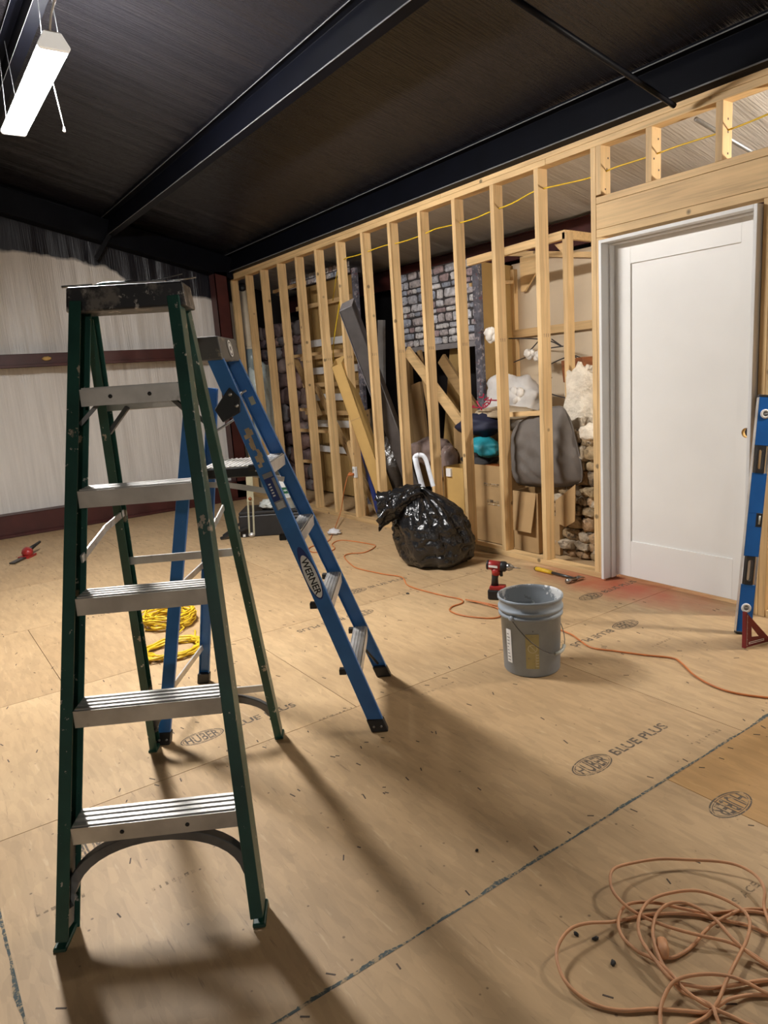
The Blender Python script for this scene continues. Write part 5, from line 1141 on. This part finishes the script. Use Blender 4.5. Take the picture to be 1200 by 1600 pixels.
# --- beige set wall with timber frame
YBW = 4.93
bx_l, bx_r = P(802, 500, YBW).x, -2.95
bs = thing('stage_flat', 'beige theatre set wall braced with pale timber', 'flat', V(((bx_l + bx_r) / 2, YBW, 0)))
zbt = P(925, 385, YBW).z
MB().box((bx_l, YBW, 0.0), (bx_r, YBW + 0.02, zbt)).build('panel', M['beige'], bs)
# tan return panel running toward the studs
xt = P(790, 500, 4.5).x
MB().hexa([(bx_l - 0.002, YBW, 0), (bx_l + 0.015, YBW, 0), (xe + 0.0, 4.38, 0), (xe - 0.02, 4.38, 0), (bx_l - 0.002, YBW, 2.32), (bx_l + 0.015, YBW, 2.32), (xe + 0.0, 4.38, 2.32), (xe - 0.02, 4.38, 2.32)]).build('return_panel', M['tan_panel'], bs)
def fb(a, b, Ya, Yb, w_=0.04, h_=0.06, nm_='rail', mt='lum_x'): board(nm_, P(*a, Ya), P(*b, Yb), w_, h_, M[mt], bs)
fb((732, 410), (885, 366), 4.20, 4.20); fb((795, 396), (930, 398), YBW - 0.03, YBW - 0.03, h_=0.045); fb((885, 367), (930, 372), 4.20, 4.85)
fb((805, 522), (930, 506), YBW - 0.03, YBW - 0.03, h_=0.07)
MB().box((P(887, 500, 4.2).x - 0.02, 4.18, 0), (P(887, 500, 4.2).x + 0.02, 4.25, P(880, 364, 4.2).z)).build('post', M['lum_z'], bs)
MB().box((bx_l + 0.02, YBW - 0.05, 0), (bx_l + 0.07, YBW - 0.002, zbt - 0.05)).build('post', M['lum_z'], bs)
g0 = P(812, 402, YBW - 0.055); MB().plate([g0 + V(q) for q in ((0, 0, 0), (0.30, 0, 0), (0.30, 0, -0.05), (0.05, 0, -0.30), (0, 0, -0.30))], V((0, 0.02, 0))).build('gusset', M['lum_x'], bs)
fb((735, 445), (800, 441), 4.40, 4.85, h_=0.03)
g1 = P(866, 382, 4.24); MB().plate([g1 + V(q) for q in ((0, 0, 0), (0.14, 0, 0), (0.14, 0, -0.14))], V((0, 0.015, 0))).build('gusset', M['lum_x'], bs)
# --- tan stacked-stone panel by the door
ys = 4.02; sx_a, sx_b = P(864, 800, ys).x, -2.93
tp_ = thing('stacked_stone_backdrop', 'tan artificial stacked-stone panel next to the door frame', 'panel', V(((sx_a + sx_b) / 2, ys, 0)))
zts = P(900, 672, ys).z
MB().box((sx_a, ys + 0.02, 0), (sx_b, ys + 0.07, zts)).build('backing', M['grout'], tp_)
stone_wall(tp_, V((sx_a, ys + 0.02, 0.0)), V((1, 0, 0)), ZU, V((0, -1, 0)), sx_b - sx_a, zts, 11, 31, 'ts', 5, depth=0.07, gap=0.0, wvar=(0.7, 1.5), lump=True)
# --- cardboard boxes
def cbox(name, x0, x1, y0, y1, z0, z1, label, flap=0.0, mat='cardboard', rz=0.0):
    t = thing(name, label, 'box', V(((x0 + x1) / 2, (y0 + y1) / 2, z0)), 'cardboard boxes in the storage bay'); tk = 0.005; c = V(((x0 + x1) / 2, (y0 + y1) / 2, 0)); Rz = Matrix.Rotation(rz, 3, 'Z')
    def bb(lo, hi, n):
        mb = MB().box(lo, hi); mb.v = [c + Rz @ (p - c) for p in mb.v]; return mb.build(n, M[mat], t)
    bb((x0, y0, z0), (x1, y0 + tk, z1), 'front_panel'); bb((x0, y1 - tk, z0), (x1, y1, z1), 'back_panel'); bb((x0, y0 + tk, z0), (x0 + tk, y1 - tk, z1), 'side_panel'); bb((x1 - tk, y0 + tk, z0), (x1, y1 - tk, z1), 'side_panel'); bb((x0, y0, z0), (x1, y1, z0 + tk), 'bottom_panel')
    if flap:
        mb = MB().hexa([(x0 + 0.01, y0 - 0.004, z1), (x1 - 0.01, y0 - 0.004, z1), (x1 - 0.01, y0, z1), (x0 + 0.01, y0, z1), (x0 + 0.03, y0 - 0.05, z1 - flap), (x1 - 0.03, y0 - 0.05, z1 - flap), (x1 - 0.03, y0 - 0.045, z1 - flap), (x0 + 0.03, y0 - 0.045, z1 - flap)]); mb.v = [c + Rz @ (p - c) for p in mb.v]; mb.build('flap', M[mat], t)
    return t, bb
xa, xb = P(737, 800, 3.93).x, P(800, 800, 3.93).x
b1, bb1 = cbox('cardboard_box', xa, xb, 3.93, 4.35, 0.0, P(770, 728, 3.93).z, 'tall brown cardboard box with stone-print patches behind the trash bag')
for (px0, py0, px1, py1) in ((752, 753, 780, 762), (760, 779, 782, 792)):
    p = P(px0, py0, 3.928); q = P(px1, py1, 3.928); stone_wall(b1, V((p.x, 3.929, q.z)), V((1, 0, 0)), ZU, V((0, -1, 0)), q.x - p.x, p.z - q.z, 2, px0, 'ts', 3, depth=0.003, gap=0.006)
xa, xb = P(803, 820, 3.90).x, P(838, 820, 3.90).x
cbox('cardboard_box', xa, xb + 0.02, 3.90, 4.25, 0.0, P(815, 768, 3.9).z, 'brown cardboard box with its front flap hanging, under the grey cushion', flap=0.30)
xa, xb = P(842, 790, 3.95).x, P(872, 850, 3.95).x
lowb, _ = cbox('cardboard_box', xa, xb, 3.97, 4.0 + 0.25, 0.0, 0.30, 'low brown cardboard box between the cushion and the stacked stone panel', mat='cardboard')
p0, p1 = P(872, 776, 3.90), P(899, 757, 3.92)
MB().plate([P(868, 782, 3.90), P(899, 757, 3.90), P(898, 815, 3.90), P(884, 823, 3.90), P(868, 817, 3.90)], V((0, 0.006, 0))).build('torn_sheet', M['cardboard'], lowb)  # loose torn cardboard sheet, attached to the low box
xa, xb = P(707, 720, 4.05).x, P(737, 720, 4.05).x
cbox('cardboard_box', xa, xb, 4.08, 4.3, 0.0, P(720, 668, 4.05).z, 'narrow upright cardboard box behind the stud beside the trash bag')
xa, xb = P(700, 770, 3.90).x, P(735, 770, 3.93).x
cbox('cardboard_box', xa, xb, 3.86, 4.05, 0.0, P(720, 730, 3.90).z, 'short cardboard box peeking over the trash bag', mat='cardboard_yellow')
# supports under the soft things (boxes further back)
cbox('cardboard_box', -4.92, -4.45, 4.42, 4.85, 0.0, 0.92, 'cardboard box at the back under the white sack')
cbox('cardboard_box', -4.38, -3.80, 4.44, 4.82, 0.0, 0.80, 'cardboard box at the back under the dark clothes')
# --- soft things
def soft(name, px, py, Y, rad, mat, label, cat, seed, amp=0.25, fr_=2.0, rot=None, power=1.0, detail=0.06):
    return MB().blob(P(px, py, Y), rad, seed, amp, fr_, rot, nu=32, nv=20, power=power, detail=detail).build(name, M[mat], None, label=label, cat=cat)
soft('teal_cushion', 758, 698, 4.02, (0.14, 0.13, 0.075), 'teal_cloth', 'teal quilted cloth bundled above the tall cardboard box', 'cloth', 2, rot=Matrix.Rotation(0.3, 3, 'Y'))
soft('cloth_bundle', 752, 663, 4.15, (0.22, 0.18, 0.10), 'navy_cloth', 'navy cloth bundle above the teal cloth', 'cloth', 3)
soft('cloth_bundle', 750, 718, 4.08, (0.18, 0.13, 0.07), 'black_cloth', 'black cloth under the teal cloth', 'cloth', 4)
soft('cushion', 768, 731, 4.05, (0.10, 0.10, 0.035), 'rust', 'rust-orange cushion edge in the tall cardboard box', 'cushion', 5, amp=0.1)
soft('burlap_sack', 788, 645, 4.25, (0.30, 0.16, 0.06), 'burlap', 'tan burlap sack spread under the white sack', 'sack', 6, amp=0.3)
sk = thing('sack', 'white cloth sack tied with red ribbon in front of the beige wall', 'sack', P(795, 640, 4.45))
MB().blob(P(800, 627, 4.45), (0.26, 0.17, 0.22), 7, 0.3, 1.8, nu=36, nv=24, power=0.85, detail=0.08).build('sack_body', M['sack'], sk)
rn = random.Random(3); mb = MB()
for k in range(7):
    a = P(741 + rn.uniform(0, 25), 628 + rn.uniform(-8, 8), 4.05); mb.tube(spline([a, a + V((rn.uniform(-.06, .06), 0, rn.uniform(-.03, .03))), a + V((rn.uniform(-.05, .1), 0.0, rn.uniform(-.07, .04)))], 4), 0.006, 5)
mb.build('ribbon', M['ribbon'], sk, kind='stuff')
soft('fleece', 913, 632, 4.25, (0.13, 0.12, 0.27), 'fleece', 'cream fleece throw hanging beside the door frame', 'throw', 8, amp=0.35, fr_=2.5, power=0.7, detail=0.12)
soft('fleece', 925, 678, 4.02, (0.11, 0.07, 0.07), 'fleece', 'lower tail of cream fleece resting on the stacked stone panel', 'throw', 9, amp=0.3)
MB().obox(P(908, 577, 4.55), V((0.11, 0, 0.01)), V((0, 0.10, 0)), V((-0.01, 0, 0.085))).build('wooden_box', M['brown'], None, bevel=0.006, label='reddish-brown wooden box perched behind the cream fleece', cat='box')
soft('wrapped_bag', 675, 705, 4.12, (0.23, 0.15, 0.13), 'mauve_wrap', 'mauve bag in clear plastic behind the drawstring loop', 'bag', 10, amp=0.25, power=0.8)
soft('wrapped_bag', 702, 722, 4.0, (0.07, 0.09, 0.14), 'mauve_wrap', 'smaller mauve plastic-wrapped bag right of the drawstring loop', 'bag', 11, amp=0.2, power=0.8)
MB().obox(P(703, 738, 3.86), V((0.03, 0, 0)), V((0, 0.02, 0)), V((0, 0, 0.035))).build('small_carton', M['white'], None, label='small white carton wedged beside the trash bag', cat='carton', bevel=0.002)
# --- big grey cushion
cc = P(852, 702, 3.96); mb = MB(); vs = []; n = 30
CQ = [P(799, 664, 3.95), P(884, 626, 3.95), P(918, 760, 3.95), P(802, 760, 3.95)]   # corners: top left, top right, bottom right, bottom left
def cush(a, b):
    s_, t_ = (a + 1) / 2, (b + 1) / 2; pin = 0.90 + 0.10 * (abs(a) * abs(b)) ** 2
    p = CQ[3] * (1 - s_) * (1 - t_) + CQ[2] * s_ * (1 - t_) + CQ[1] * s_ * t_ + CQ[0] * (1 - s_) * t_; m0 = (CQ[0] + CQ[1] + CQ[2] + CQ[3]) / 4
    r_ = max(abs(a), abs(b)); rnd_ = 1 - 0.13 * (abs(a * b)) ** 3
    return m0 + (p - m0) * rnd_
for side in (1, -1):
    for i in range(n + 1):
        for j in range(n + 1):
            a = -1 + 2 * i / n; b = -1 + 2 * j / n
            puff = (max(0, 1 - abs(a) ** 2.6) * max(0, 1 - abs(b) ** 2.6)) ** 0.55
            wr = 0.02 * noise.noise(V((a * 3, b * 3, side * 3))) + 0.022 * noise.noise(V((a * 6 + b * 4, b * 2 - a, 5)))
            vs.append(cush(a, b) + V((0, -side * (0.105 * puff + wr * puff), 0)))
N = (n + 1) ** 2; fs = []
for s_, off in ((0, 0), (1, N)):
    for i in range(n):
        for j in range(n):
            q = [off + i * (n + 1) + j, off + (i + 1) * (n + 1) + j, off + (i + 1) * (n + 1) + j + 1, off + i * (n + 1) + j + 1]; fs.append(tuple(q if s_ == 0 else q[::-1]))
mb.add(vs, fs, True); cu = thing('cushion', 'large grey cushion wedged behind the last two studs', 'cushion', cc)
mb.build('cover', M['cushion'], cu)
rim = []
for k in range(4 * 12):
    s_, f_ = divmod(k, 12); f_ = -1 + 2 * f_ / 12; a, b = [(f_, -1), (1, f_), (-f_, 1), (-1, -f_)][s_]
    rim.append(cush(a, b))
MB().tube(rim, 0.006, 6, closed=True).build('piping', M['cushion'], cu)
# --- flowering branches
fl_t = thing('flower_branch', 'bare dark branches with white blossoms before the beige wall', 'branch', P(830, 640, 4.6))
YBR = 4.6
for L in ([(800, 640), (820, 622), (845, 605), (862, 590)], [(803, 566), (820, 559), (838, 553), (855, 545), (880, 541)], [(829, 547), (842, 532), (850, 520)], [(795, 529), (830, 529), (860, 533), (879, 542), (862, 530)], [(858, 570), (880, 560), (900, 556), (925, 570)], [(845, 605), (860, 615), (885, 622)], [(800, 640), (770, 690), (765, 720)], [(893, 553), (905, 562), (926, 572)]):
    MB().tube(spline([P(a, b, YBR) for a, b in L], 4), 0.0055, 5).build('twig', M['twig'], fl_t)
for (px, py, r_) in ((767, 523, .075), (828, 552, .06), (841, 556, .055), (808, 618, .085), (800, 612, .05)):
    mb = MB(); c = P(px, py, 4.35 if px in (767, 808) else YBR); rn = random.Random(px)
    for k in range(9):
        d = V((rn.uniform(-1, 1), rn.uniform(-1, 0.3), rn.uniform(-1, 1))).normalized(); mb.blob(c + d * r_ * 0.45, (r_ * 0.5, r_ * 0.3, r_ * 0.5), k, 0.35, 2.5, nu=10, nv=6)
    mb.build('blossom', M['petal'], fl_t)
fb2 = board('shelf_strip', P(793, 648, 3.88), P(846, 645, 3.88), 0.03, 0.035, M['lum_x'], None, label='thin pale timber strip spanning between studs above the cushion', cat='board')
